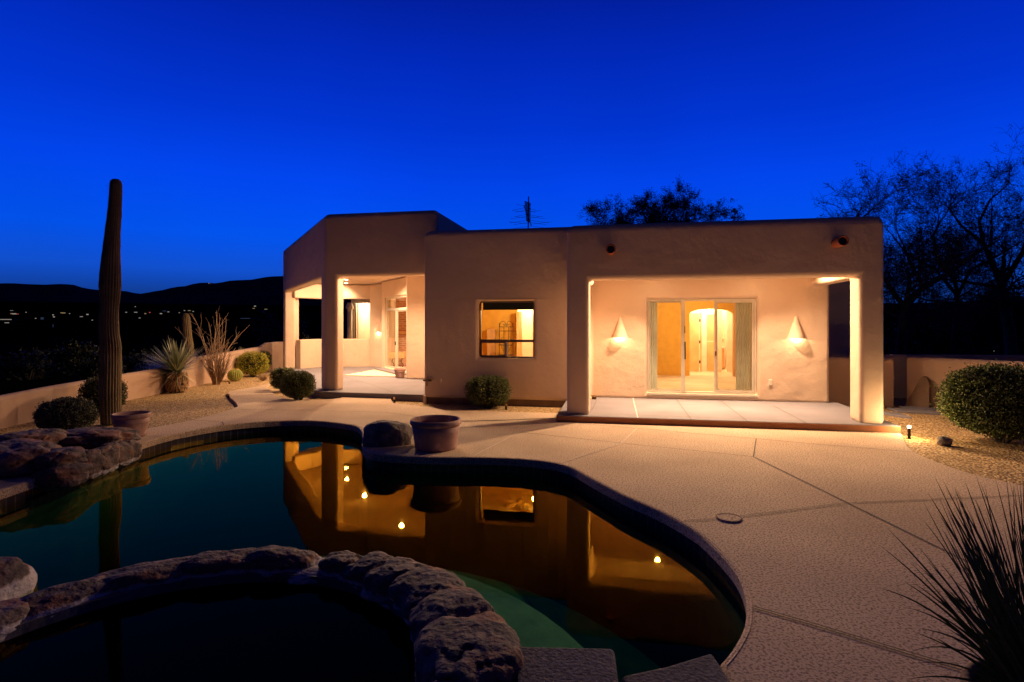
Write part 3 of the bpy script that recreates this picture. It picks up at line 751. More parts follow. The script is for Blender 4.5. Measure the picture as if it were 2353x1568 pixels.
va = thing('vanity_cabinet', 'light wood vanity with pale counter seen through the arch', 'cabinet', W(ax(1665), BB, .13))
m = MB(); m.hbox(ax(1655), ax(1676), BB - .3, BB + .2, .2, .85); m.build('cabinet_box', M['wood'], va)
m = MB(); m.hbox(ax(1655) - .02, ax(1676) + .02, BB - .33, BB + .2, .85, .9); m.build('countertop', M['cream'], va)
m = MB(); m.hbox(ax(1659), ax(1671), BB - .315, BB - .3, .3, .62); m.hbox(ax(1659), ax(1671), BB - .315, BB - .3, .66, .8); m.build('drawer_front', M['wood'], va)
m = MB()
for i in range(4):
    for j in range(5): m.hbox(ax(1657) + i * .085, ax(1657) + i * .085 + .078, BB + .22, BB + .26, 1.15 + j * .16, 1.15 + j * .16 + .15)
m.build('glass_block_window', M['glassblock'], house)
# curtains
def curtain(a0, a1, label):
    o = thing('curtain', label, 'curtain', W((a0 + a1) / 2, 12.75, .16), 'curtains inside the sliding door')
    m = MB(); nn = 60; vs = []
    for z in (.16, 2.16):
        for i in range(nn):
            t = i / (nn - 1); vs.append(W(a0 + (a1 - a0) * t, 12.72 + .012 * math.sin(t * 2 * math.pi * (a1 - a0) / .05), z))
    m.add(vs, [(i, i + 1, nn + i + 1, nn + i) for i in range(nn - 1)]); m.build('cloth', M['curtain'], o, smooth=True)
    m = MB(); m.tube([W(a0 - .03, 12.7, 2.185), W(a1 + .03, 12.7, 2.185)], .012, 8); m.build('rod', M['dark'], o)
curtain(.60, .80, 'pale green pleated curtain at the left end of the sliding door')
curtain(2.42, 2.74, 'pale green pleated curtain behind the screen at the right end')
# bedroom beside: yellow room seen through the bronze window
YB = 15.4
def ay(x): return A(x, YB)
hb('study_wall', 'gold', (-3.95, ay(1188.5), YB, YB + .12, .1, 2.66), (ay(1188.5), ay(1232), YB, YB + .12, Zh(1210, 707, YB), 2.66), (ay(1232), -.87, YB, YB + .12, .1, 2.66))
hb('study_side_wall', 'gold', (-3.949, -3.9, 12.02, YB, .1, 2.66)); hb('study_side_wall', 'gold', (-.9, -.871, 12.02, YB, .1, 2.66))
hb('light_patch_panel', 'tan', (A(1119, 15.2), A(1137, 15.2), 15.2, 15.39, .13, 1.55))  # added upright standing in for a pale patch of light
hb('lit_closet_wall', 'cream', (ay(1180), ay(1245), YB + 1.0, YB + 1.05, .1, 2.66), (ay(1180) - .1, ay(1180), YB + .12, YB + 1.05, .1, 2.66), (ay(1245), ay(1245) + .1, YB + .12, YB + 1.05, .1, 2.66), (ay(1180) - .1, ay(1245) + .1, YB + .12, YB + 1.05, 2.66, 2.7), (ay(1180) - .1, ay(1245) + .1, YB + .12, YB + 1.05, .05, .14))
d3 = hb('inner_door', 'wood', (ay(1194), ay(1199), YB - .5, YB + .02, .14, 2.02))
hb('door_panel', 'wood', (ay(1212), ay(1222), YB + .96, YB + .995, .14, 1.95), parent=d3)
for z_ in (1.75, 1.0): hb('hinge', 'dark', (ay(1192), ay(1194), YB - .45, YB - .4, z_, z_ + .12), parent=d3)
rs = MB(); rs.hbox(-2.94, -1.81, 12.03, 12.06, 2.0, 2.2); o = rs.build('shade_cloth', M['shade'], (rt := thing('roller_shade', 'dark roller shade pulled a little way down the bronze window', 'window shade', W(-2.4, 12.05, 2.2))))
m = MB(); m.tube([W(-2.95, 12.06, 2.2), W(-1.8, 12.06, 2.2)], .03, 10); m.build('roller', M['dark'], rt)
# iron baker's rack
RB_ = 14.9; et = thing('iron_rack', 'black wrought iron shelf rack with scrolled top behind the window', 'shelf', W(A(1165, RB_), RB_, .13))
e0, e1 = A(1147.5, RB_), A(1179, RB_); m = MB(); zt_ = 1.70
for a in (e0, e0 + (e1 - e0) * .33, e0 + (e1 - e0) * .66, e1): m.tube([W(a, RB_, .13), W(a, RB_, 1.6)], .008, 6)
e2 = A(1188, RB_); m.tube([W(e2, RB_ - .1, .13), W(e2, RB_ - .1, 1.5)], .008, 6)
for z in (1.61, 1.5): m.tube([W(e0, RB_, z), W(e1, RB_, z)], .008, 6)
m.tube([W(e0, RB_, 1.5), W(e0, RB_, 1.72)], .008, 6); m.tube([W(e1, RB_, 1.5), W(e1, RB_, 1.72)], .008, 6)
m.tube([W(e1, RB_, 1.5), W(e2, RB_ - .1, 1.5)], .008, 6)
m.build('frame', M['dark'], et)
em = (e0 + e1) / 2
for sgn in (-1, 1):
    m = MB(); pts = []
    for i in range(22):
        t = i / 21; ang = math.pi * (1 - t); r_ = (e1 - e0) * .24
        pts.append(W(em + sgn * (r_ + r_ * math.cos(ang)), RB_, 1.62 + .14 * math.sin(ang)))
    m.tube(pts, .006, 5)
    sp2 = [W(em + sgn * (.05 + .035 * (1 - i / 20) * math.cos(i * .55)), RB_, 1.66 + .035 * (1 - i / 20) * math.sin(i * .55)) for i in range(20)]
    m.tube(sp2, .005, 5)
    m.build('scrollwork', M['dark'], et); m = MB()
    m.tube([W((e0 if sgn < 0 else e1), RB_, 1.2), W((e0 if sgn < 0 else e1) - sgn * .12, RB_, .95)], .005, 5)
    m.tube([W((e0 if sgn < 0 else e1), RB_, 1.2), W((e0 if sgn < 0 else e1) - sgn * .1, RB_, 1.35)], .005, 5)
    m.build('corner_brace', M['dark'], et)
for z in (1.12, .85, .45):
    m = MB(); m.hbox(e0, e1, RB_ - .15, RB_ + .1, z, z + .015); m.build('shelf', M['dark'], et)
# ceiling fan
fc = AT(1195, 743, 14.4); fo = thing('ceiling_fan', 'ceiling fan with wooden blades in the yellow room', 'fan', (fc.x, 14.3, 2.66))
fx, fy = fc.x, 14.3
m = MB(); m.tube([(fx, fy, 2.66), (fx, fy, 2.5)], .015, 8); m.lathe([(.02, 2.52), (.09, 2.5), (.1, 2.42), (.06, 2.37), (.01, 2.36)], fx, fy, 20); m.build('motor', M['brass'], fo)
for k in range(5):
    t = R(72 * k + 20); m = MB(); d = Vector((math.cos(t), math.sin(t), 0)); nn = Vector((-d.y, d.x, 0)); p0 = Vector((fx, fy, 2.44)) + d * .13; p1 = Vector((fx, fy, 2.44)) + d * .62
    m.box8([p0 - nn * .05 + Vector((0, 0, -.01)), p1 - nn * .07 + Vector((0, 0, -.01)), p1 + nn * .07 + Vector((0, 0, -.005)), p0 + nn * .05 + Vector((0, 0, -.005)), p0 - nn * .05, p1 - nn * .07, p1 + nn * .07 + Vector((0, 0, .005)), p0 + nn * .05 + Vector((0, 0, .005))]); m.build('blade', M['wood'], fo)
# living room behind the angled door, far wing with lit window
hb('living_floor', 'cream', (-8.2, -4.3, 15.9, 23.2, .02, .135))
hb('living_wall', 'cream', (-8.5, -4.3, 23.0, 23.2, .1, 3.08), (-4.28, -4.1, 15.9, 23.2, .1, 3.08), (-8.5, -8.3, 20.2, 23.0, .1, 3.08))
wa0, wa1 = A(806, 23.4), A(868, 23.4)
pwn = (A(814.5, 23.4), A(849.5, 23.4) + .4)
wz0, wz1 = .75, Zh(830, 694.6, 23.4)
rect_union([(wa0, wa1, 23.4, 23.6, 0, 3.4), (wa0, wa0 + .2, 23.6, 26.5, 0, 3.4), (wa0, wa1 + 1, 23.6, 26.5, 3.0, 3.4)], [(pwn[0], pwn[1], 23.3, 23.7, wz0, wz1)]).build('wing_wall', M['stucco'], house, bevel=.03)
m = MB(); frame_bars(m, OH + N2 * 23.46, U2, N2, pwn[0], pwn[1], wz0, wz1, .04, .05); ww = m.build('window', M['bronze'], house)
pane(OH, U2, N2, pwn[0], pwn[1], wz0, wz1, 23.49).build('glass_pane', M['glass'], ww)
hb('wing_room_wall', 'cream', (wa0 + .2, wa1 + 1, 26.3, 26.5, .1, 3), (wa1 + .9, wa1 + 1, 23.6, 26.3, .1, 3), (wa0 + .2, wa1 + 1, 23.6, 26.3, .0, .13))
hb('wing_divider', 'tan', (A(824, 25), A(832, 25), 25, 25.15, .13, 2.75))
m = MB(); cc = A(803.5, 22.9); m.tube([W(cc, 22.9, .1), W(cc, 22.9, 2.3)], .11, 16); m.lathe([(.11, 2.3), (.17, 2.36), (.17, 2.42), (.1, 2.6)], W(cc, 22.9).x, W(cc, 22.9).y, 20); m.build('round_column', M['cream'], house, smooth=True)
# fireplace and bench
fp = Vector((-3.75, 19.55)); fo = thing('brick_fireplace', 'red brick fireplace column seen through the angled glass door', 'fireplace', (fp.x, fp.y, .13))
fpx = lambda x, Y: (x - CX) * Y / F
m = MB(); m.box(fpx(905, 20.6), fpx(940, 20.6), 20.6, 21.2, .13, 3.05); m.build('chimney_breast', M['brick'], fo)
m = MB(); m.box(fpx(902, 20.5), fpx(940, 20.5), 20.45, 20.62, 1.33, 1.42); m.build('mantel', M['wood'], fo)
bo_ = thing('wooden_bench', 'small orange wood bench with curved metal legs behind the glass door', 'bench', (fpx(903, 19.6), 19.6, .13))
m = MB(); m.box(fpx(887, 19.4), fpx(930, 19.4), 19.3, 19.65, .52, .72); m.build('seat', M['wood'], bo_)
for x in (891, 904, 925):
    m = MB(); xx = fpx(x, 19.4); m.tube([(xx, 19.45, .55), (xx - .05, 19.4, .4), (xx + .02, 19.45, .28), (xx - .04, 19.4, .13)], .015, 6); m.build('leg', M['dark'], bo_)

# ================================================================ lamps of the place
def spot(loc, watt, ang=150, blend=.6, r_=.06, col=(1, .63, .37), tgt=None):
    l = bpy.data.lights.new('lamp_light', 'SPOT'); l.energy = watt; l.spot_size = R(ang); l.spot_blend = blend; l.shadow_soft_size = r_; l.color = col
    o = bpy.data.objects.new('lamp_light', l); COL.objects.link(o); o.location = loc
    if tgt:
        o.rotation_euler = (Vector(tgt) - Vector(loc)).to_track_quat('-Z', 'Y').to_euler()
    return o
def point(loc, watt, r_=.05, col=(1, .70, .38)):
    l = bpy.data.lights.new('lamp_light', 'POINT'); l.energy = watt; l.shadow_soft_size = r_; l.color = col
    o = bpy.data.objects.new('lamp_light', l); COL.objects.link(o); o.location = loc; return o
PW = 850
def can(loc, label, grp, watt, az=0, tilt=.3, proto=[None]):
    x, y, z = loc
    if proto[0] is None:
        o = thing('recessed_light', label, 'ceiling light', loc, grp)
        m = MB(); m.lathe([(.085, z - .001), (.085, z - .012), (.068, z - .012), (.064, z - .002)], x, y, 28); m.build('trim_ring', M['white'], o)
        m = MB(); m.lathe([(.002, z - .006), (.062, z - .006)], x, y, 28); m.build('lens', M['can'], o); proto[0] = o
    else:
        o = copy_thing(proto[0], loc, label); o['group'] = grp
    dv = Vector((-s_ * math.cos(R(az)) + c_ * math.sin(R(az)), -c_ * math.cos(R(az)) - s_ * math.sin(R(az)), 0)); tg = Vector((x, y, z)) + dv * tilt - Vector((0, 0, 1)); spot((x, y, z - .03), watt, 176, .6, .05, tgt=tg)
    return o
can((-5.52, 18.9, 3.16), 'recessed ceiling lamp, lower and nearer of the two stacked at the tall patio corner', 'recessed ceiling lamps in the patios', PW * .6, -50, .6)
can((-5.95, 20.3, 3.16), 'recessed ceiling lamp of the tall patio farthest back by the rear parapet', 'recessed ceiling lamps in the patios', PW * .15, -65, .6)
can((-4.45, 17.1, 3.16), 'recessed ceiling lamp of the tall patio in front of the angled glass door', 'recessed ceiling lamps in the patios', PW)
can((-2.85, 14.6, 3.16), 'recessed ceiling lamp of the tall patio nearest the pool', 'recessed ceiling lamps in the patios', PW * .70, -10, .4)
cz = 2.735
for a, azp, lb in ((.75, -10, 'recessed lamp in the low porch ceiling, left one above the sliding door'), (2.62, 14, 'recessed lamp in the low porch ceiling, right one nearer the open end')):
    p = W(a, 11.75, cz); can((p.x, p.y, p.z), lb, 'recessed ceiling lamps in the patios', 930 if a < 2 else 830, azp, 1.3)
def sconce(a, b, z0, z1, label, watt, r_=.165):
    base = W(a, b, z0); o = thing('wall_sconce', label, 'wall lamp', base, 'cone wall lamps')
    m = MB(); sg_ = 20; vs = []
    for (rr, z) in ((r_, z0), (r_ * .12, z1), (r_ * .08, z1 - .02), (r_ - .015, z0)):
        for k in range(sg_ + 1):
            t = math.pi * k / sg_; vs.append(W(a + rr * math.cos(t), b - .85 * rr * math.sin(t) - .001, z))
    q = sg_ + 1
    fs = [(i * q + k, i * q + k + 1, (i + 1) * q + k + 1, (i + 1) * q + k) for i in range(3) for k in range(sg_)] + [(3 * q + k, 3 * q + k + 1, k + 1, k) for k in range(sg_)]
    m.add(vs, fs); m.build('cone_shade', M['stucco'], o, smooth=False, fix=True)
    m = MB(); lp = W(a, b - .06, z0 + .08); m.lathe([(.004, lp.z - .03), (.03, lp.z - .01), (.03, lp.z + .02), (.004, lp.z + .05)], lp.x, lp.y, 12); m.build('bulb', M['bulb'], o)
    point(lp - Vector((0, 0, .045)), watt, .02)
sconce(0.0, 12.35, 1.40, 1.84, 'cone shaped stucco wall lamp on the left of the sliding door', 9)
sconce(3.51, 12.35, 1.40, 1.85, 'cone shaped stucco wall lamp on the right of the sliding door', 9)
sx_ = AT(868, 764, 20.47)
o = None
base = Vector((sx_.x, 20.60, 1.38))
so = thing('wall_sconce', 'small lit cone wall lamp far back in the tall patio', 'wall lamp', base, 'cone wall lamps')
m = MB(); 
for rr0, rr1 in ((.13, .015),):
    vs = []; 
    for rr, z in ((.13, 1.38), (.015, 1.73)):
        for k in range(13):
            t = math.pi * k / 12; vs.append((base.x + rr * math.cos(t), base.y - rr * math.sin(t), z))
    m.add(vs, [(k, k + 1, 14 + k, 13 + k) for k in range(12)])
m.build('cone_shade', M['stucco'], so)
m = MB(); m.lathe([(.004, 1.40), (.03, 1.42), (.03, 1.46), (.004, 1.48)], base.x, base.y - .05, 12); m.build('bulb', M['bulb'], so); point((base.x, base.y - .07, 1.37), 10, .02)
# room lamps
def hp(a, b, z, wt, r_=.1, col=(1, .76, .46)): p = W(a, b, z); point((p.x, p.y, p.z), wt, r_, col)
hp(2.0, 15.0, 2.5, 210); hp((aL + aR) / 2, FB + .9, 2.45, 130, .1, (1, .82, .58)); hp(ax(1665), BB - .5, 2.4, 140, .1, (1, .85, .6))
hp(-2.0, 13.6, 2.2, 130, .1, (1, .78, .45)); hp(ay(1213), YB + .6, 2.4, 70, .08, (1, .85, .62))
hp(-5.0, 21.0, 2.8, 130, .1, (1, .82, .56)); hp(-7, 22.3, 2.8, 90, .1, (1, .82, .56)); hp((wa0 + wa1) / 2 + .3, 24.4, 2.6, 190, .1, (1, .84, .58))

# path lights
def path_light(loc, label, lit, h=.16):
    x, y, z = loc; o = thing('path_light', label, 'garden light', loc, 'small path lights')
    m = MB(); m.tube([(x, y, z), (x, y, z + h)], .022, 12); m.build('post', M['dark'], o)
    m = MB(); m.lathe([(.022, z + h), (.024, z + h + .035), (.004, z + h + .04)], x, y, 14); m.build('lamp_head', M['led'] if lit else M['brass'], o)
    if lit: point((x, y, z + h + .1), 27, .03, (1, .64, .32))
p = G(2089, 1008, GZ); path_light((p.x, p.y, GZ), 'small lit path lamp glowing beside the right end of the porch step', True)
p = G(903, 930, GZ); path_light((p.x + .02, p.y + .05, GZ), 'unlit path light on the gravel corner left of the window wall', False, .1)
p = G(1163, 942, GZ); path_light((p.x, p.y, GZ), 'unlit dark path light beside the clipped bush under the window', False, .08)
p = G(529, 915, GZ); path_light((p.x - .04, p.y, GZ), 'unlit path light against the curved edge of the left walkway', False, .06)
p = G(537, 880, GZ); path_light((p.x, p.y - .25, GZ), 'tiny garden light just in front of the barrel cactus', False, .05)

# garden walls
def gwall(name, label, segs, th=.2):
    o = thing(name, label, 'garden wall', (segs[0][0][0], segs[0][0][1], GZ))
    return o
gl = thing('garden_wall', 'long low curved stucco wall edging the left of the yard', 'garden wall', (-8.6, 10.2, GZ))
def wallstrip(name, pts, th, parent, mat='gwall'):
    """pts: (x, y, ztop); thickness to the left of travel; rounded top"""
    P = [Vector((p[0], p[1])) for p in pts]; mb = MB(); prof = [(0, 0), (0, .9), (.15, .97), (.35, 1.0), (.65, 1.0), (.85, .97), (1, .9), (1, 0)]
    for i, p in enumerate(P):
        d = (P[min(i + 1, len(P) - 1)] - P[max(i - 1, 0)]).normalized(); nn = Vector((-d.y, d.x))
        for (k, h) in prof:
            q = p + nn * th * k; top = pts[i][2]; z = (GZ - .1) if h == 0 else top - (1 - h) * .6
            mb.v.append((q.x, q.y, z))
    m_ = len(prof)
    for i in range(len(P) - 1):
        for k in range(m_ - 1): mb.f.append((i * m_ + k, i * m_ + k + 1, (i + 1) * m_ + k + 1, (i + 1) * m_ + k))
    mb.f.append(tuple(range(m_))[::-1]); mb.f.append(tuple(range((len(P) - 1) * m_, len(P) * m_)))
    return mb.build(name, M[mat], parent, smooth=False, fix=True)
def dens(pts, k=6):
    out = []
    for i in range(len(pts) - 1):
        for j in range(k): t = j / k; out.append(tuple(pts[i][q] * (1 - t) + pts[i + 1][q] * t for q in range(3)))
    return out + [pts[-1]]
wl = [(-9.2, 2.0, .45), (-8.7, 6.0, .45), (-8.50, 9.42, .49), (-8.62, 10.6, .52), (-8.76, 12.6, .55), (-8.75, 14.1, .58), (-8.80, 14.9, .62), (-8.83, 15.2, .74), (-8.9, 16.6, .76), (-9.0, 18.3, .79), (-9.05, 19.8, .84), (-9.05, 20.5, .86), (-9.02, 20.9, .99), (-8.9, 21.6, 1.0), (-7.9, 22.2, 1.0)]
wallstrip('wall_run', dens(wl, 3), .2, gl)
grt = thing('garden_wall', 'right garden wall with rounded top, running behind the big bush', 'garden wall', (8.4, 11.9, GZ))
wallstrip('wall_run', dens([(10.6, 3.5, .99), (10.3, 7.0, .99), (9.9, 9.5, .99), (9.35, 10.75, .99), (8.41, 12.05, .99)][::-1], 3), .22, grt)
m = MB(); v0 = Vector((8.37, 12.0)); v1 = Vector((8.62, 11.66))
# curved wing at the gateway
vs = []
prof = [(0, .02), (.12, .12), (.4, .35), (.55, .50), (.68, .60), (.78, .62), (.9, .60), (1, .50)]
for t, h in prof:
    q = v0 * (1 - t) + v1 * t
    vs += [(q.x - .02, q.y - .04, GZ), (q.x - .02, q.y - .04, h), (q.x - .1, q.y - .1, h - .01), (q.x - .1, q.y - .1, GZ)]
fs = []
for i in range(len(prof) - 1):
    for k in range(4): fs.append((i * 4 + k, i * 4 + (k + 1) % 4, (i + 1) * 4 + (k + 1) % 4, (i + 1) * 4 + k))
fs += [(0, 3, 2, 1), tuple(len(vs) - 4 + k for k in (0, 1, 2, 3))]
m.add(vs, fs); m.build('curved_wing', M['plinth'], grt, fix=True)
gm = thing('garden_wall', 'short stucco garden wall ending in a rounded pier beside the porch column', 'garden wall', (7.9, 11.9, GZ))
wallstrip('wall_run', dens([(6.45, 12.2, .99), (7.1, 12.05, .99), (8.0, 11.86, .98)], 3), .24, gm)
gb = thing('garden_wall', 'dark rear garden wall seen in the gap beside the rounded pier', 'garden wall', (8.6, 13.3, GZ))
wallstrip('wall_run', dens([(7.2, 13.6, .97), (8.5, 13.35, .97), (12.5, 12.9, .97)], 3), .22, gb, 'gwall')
# stepping pads on the right
for (x0, y0, x1, y1, lb) in ((2040, 950, 2095, 957, 'pale concrete stepping pad nearest the porch column'), (2062, 943, 2168, 949, 'long concrete stepping pad crossing the gravel'), (2080, 936.5, 2165, 940, 'farthest concrete stepping pad at the gateway')):
    a, b = G(x0, y0, 0), G(x1, y1, 0); nn = Vector((.1, .45, 0)) if y0 > 938 else Vector((.1, .35, 0))
    m = MB(); m.prism([a.to_2d(), b.to_2d(), (b + nn).to_2d(), (a + nn).to_2d()], GZ - .02, -.012); o = m.build('stepping_pad', M['slab'], org=(a.x, a.y, GZ), bevel=.01); tag(o, lb, 'paving slab', 'stepping pads on the gravel')

# drain lid, floor mat
p = G(1675, 1192); m = MB(); m.lathe([(.002, .012), (.092, .012), (.096, .014), (.105, .014), (.112, .004), (.112, 0)], p.x, p.y, 40)
o = m.build('deck_lid', M['deck'], org=(p.x, p.y, 0), fix=True); tag(o, 'round flush skimmer lid set in the deck on the double joint', 'drain lid')
m = MB(); m.lathe([(.098, .0175), (.103, .0175)], p.x, p.y, 40); m.build('rim_gap', M['joint'], o)
for k in (-1, 1):
    m = MB(); m.lathe([(.001, .0165), (.007, .0165)], p.x + k * .055, p.y, 10); m.build('screw', M['dark'], o)
a, b = G(873, 861, SL), G(905, 865, SL)
m = MB(); qd = (db - da).normalized(); nm = -nrm
p0 = da + dd * .55 + nm * .36; m.prism([p0, p0 + dd * 1.0, p0 + dd * 1.0 + nm * .5, p0 + nm * .5], SL + .002, SL + .02); o = m.build('door_mat', M['plinth'], org=(p0.x, p0.y, SL)); tag(o, 'brown door mat in front of the angled glass door', 'door mat')

# pots
def pot(cx, cy, z, rt_, rb, h, label, soil=True, mat='terra', tilt=0):
    o = thing('flower_pot', label, 'plant pot', (cx, cy, z))
    m = MB(); m.lathe([(rb * .2, z + .002), (rb, z + .002), (rb + .01, z + .02), (rb + (rt_ - rb) * .55, z + h * .55), (rt_ * .97, z + h * .80), (rt_ * .93, z + h * .80), (rt_ * .9, z + h * .45), (rb * .85, z + .04), (.002, z + .04)], cx, cy, 56)
    m.build('pot_body', M[mat], o, smooth=True, fix=True)
    m = MB(); r1 = rt_ * .97; m.lathe([(rt_ * .93, z + h * .80), (rt_ * .985, z + h * .80), (rt_ * 1.02, z + h * .84), (rt_ * 1.035, z + h * .90), (rt_ * 1.02, z + h * .96), (rt_ * .98, z + h), (rt_ * .94, z + h * .99), (rt_ * .91, z + h * .95), (rt_ * .92, z + h * .80)], cx, cy, 56)
    m.build('pot_rim', M[mat], o, smooth=True, fix=True)
    m = MB(); m.lathe([(rt_ * .90, z + h * .62), (.002, z + h * .64)], cx, cy, 40); m.build('soil', M['soil'], o, fix=True)
    return o
p = G(1001, 1031); pot(p.x, p.y + .03, 0.004, .34, .275, .40, 'big empty terracotta pot beside the boulder at the middle of the pool edge')
p = G(297, 1003); pot(p.x + .03, p.y + .0, 0.004, .247, .19, .35, 'smaller terracotta pot next to the tall cactus at the left pool edge')
p = G(918, 869, SL); pot(p.x, p.y + .05, SL, .165, .11, .27, 'small tan pot standing against the wall by the angled glass door')

# ================================================================ rocks
def rock(loc, rad, seed, label, mat='rock', rz=0, sub=4, amp=.22, grooves=.10, name='boulder', group=None, rx=0, gdir=(1.0, .3, .2)):
    bm = bmesh.new(); bmesh.ops.create_icosphere(bm, subdivisions=sub, radius=1)
    so = Vector((seed * 7.3, seed * 3.1, seed * 1.7)); rm = Matrix.Rotation(rz, 3, 'Z') @ Matrix.Rotation(rx, 3, 'X')
    for v in bm.verts:
        p = v.co.copy()
        p = Vector([math.copysign(abs(q) ** .78, q) for q in p])
        d = noise.noise(p * 1.1 + so) * amp + noise.noise(p * 2.6 + so) * amp * .5 + noise.noise(p * 6 + so) * amp * .18 + noise.noise(p * 13 + so) * amp * .07
        gq = p.dot(Vector(gdir)) * 2.2 + noise.noise(p * 1.4 + so * 2) * 1.3
        g_ = abs(math.sin(gq * math.pi)); d -= grooves * (1 - min(1, g_ * 3.2)) ** 2
        p *= 1 + d
        p = Vector((p.x * rad[0], p.y * rad[1], p.z * rad[2])); v.co = rm @ p
    me = bpy.data.meshes.new(name); bm.to_mesh(me); bm.free()
    for q in me.polygons: q.use_smooth = True
    me.materials.append(M[mat]); o = bpy.data.objects.new(name, me); COL.objects.link(o); o.location = loc
    return tag(o, label, 'rock', group)
# boulder beside pot
p = G(888, 1022); rock((p.x, p.y + .1, .10), (.34, .26, .23), 3, 'rounded grey boulder between the pool corner and the big pot', 'rockdark', sub=5, amp=.16, grooves=.03)
p = G(2170, 1024, GZ); rock((p.x, p.y, GZ + .055), (.085, .08, .07), 5, 'small loose stone on the gravel in front of the right bush', 'rockdark', sub=4, amp=.2)
# spa ring
ringg = 'rocks ringing the spa'
spec = [(-14, .28, .26, .17, .04, 'nearest large rock of the spa ring, at the bottom of the photo'), (5, .30, .27, .19, .05, 'brown striped rock of the spa ring beside the near concrete slab'),
        (22, .26, .25, .16, .02, 'second brown rock up from the near slab in the spa ring'), (37, .24, .24, .15, .0, 'middle rock of the right side of the spa ring, folded surface'),
        (50, .22, .22, .14, -.02, 'rounded rock of the spa ring below the star reflection of the pool'), (61, .18, .20, .13, -.03, 'small rock of the spa ring next to the right of the spillway'),
        (70.5, .14, .16, .11, -.03, 'knobbly rock directly right of the wet spillway gap'),
        (90, .23, .17, .12, -.03, 'angular rock directly left of the wet spillway gap'), (105, .26, .17, .11, -.03, 'long smooth rock second to the left of the spillway'),
        (122, .32, .17, .105, -.04, 'long low rock third to the left of the spillway'), (140, .30, .18, .11, -.05, 'dark low rock of the spa ring near the left edge'), (157, .28, .2, .12, -.05, 'dark rock of the spa ring at the left edge of the photo')]
for i, (dg, ra, rb_, rc, z, lb) in enumerate(spec):
    t = R(dg); rr = 1.54
    rock((SPA.x + rr * math.cos(t), SPA.y + rr * math.sin(t), z - .055), (rb_ * .95, ra * 1.16, rc * .86), 11 + i, lb, 'rockspa', rz=t, sub=5, amp=.20, grooves=.14 if dg < 75 else .07, group=ringg, gdir=(.25, 1.0, .3))
t = R(79.5); rock((SPA.x + 1.5 * math.cos(t), SPA.y + 1.5 * math.sin(t), -.115), (.19, .16, .035), 31, 'flat wet stone of the spillway between two spa rocks', 'rockspa', rz=t, group=ringg)
rock((-3.64, 3.9, -.16), (.24, .30, .20), 33, 'tall reddish boulder at the left edge above the spa', 'rockspa', amp=.2, grooves=.06)
# left rock outcrop
def rpx(x0, x1, y0, y1, Y, dep, seed, lb, mat='rockpool', amp=.22, gr=.13, rz=0):
    c = AT((x0 + x1) / 2, (y0 + y1) / 2, Y); rx_ = (x1 - x0) / 2 * Y / F; rz_ = (y1 - y0) / 2 * Y / F
    rock((c.x, c.y, c.z - .01), (rx_ * 1.12, dep, rz_ * 1.02), seed, lb, mat, sub=5, amp=amp, grooves=gr, group='rocks of the left outcrop', rz=rz, gdir=(1, .2, .1))
rpx(102, 186, 1066, 1118, 6.45, .26, 41, 'low reddish ledge rock touching the water at the left outcrop')
rpx(80, 178, 1032, 1078, 6.62, .3, 42, 'rounded brown rock above the lowest ledge of the left outcrop')
rpx(176, 222, 1036, 1103, 6.9, .25, 43, 'red faced block of the left outcrop, left of the deep crack')
rpx(212, 254, 1027, 1092, 7.15, .25, 44, 'middle red faced block at the water in the left outcrop')
rpx(244, 286, 1013, 1074, 7.45, .25, 45, 'narrow orange block of the outcrop near the small pot')
rpx(274, 311, 1013, 1062, 7.65, .2, 46, 'end rock of the left outcrop touching the coping by the pot')
rpx(118, 286, 985, 1030, 7.75, .4, 47, 'long flat bluish rock along the back of the left outcrop')
rpx(14, 134, 989, 1046, 7.3, .4, 48, 'big rounded rock behind the left outcrop, below the grey bush')
rpx(-60, 112, 1018, 1100, 6.6, .42, 49, 'large dark rock at the far left of the outcrop')
# near concrete slabs on the spa edge
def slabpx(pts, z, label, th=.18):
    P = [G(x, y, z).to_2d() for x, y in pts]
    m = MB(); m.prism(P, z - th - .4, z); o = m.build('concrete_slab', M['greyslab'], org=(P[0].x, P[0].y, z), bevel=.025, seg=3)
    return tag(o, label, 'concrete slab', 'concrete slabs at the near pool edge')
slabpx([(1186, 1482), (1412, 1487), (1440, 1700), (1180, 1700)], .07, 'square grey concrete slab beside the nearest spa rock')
slabpx([(1427, 1550), (1530, 1528), (1636, 1496), (1760, 1680), (1455, 1680)], .03, 'wedge shaped concrete slab at the near right corner of the pool')

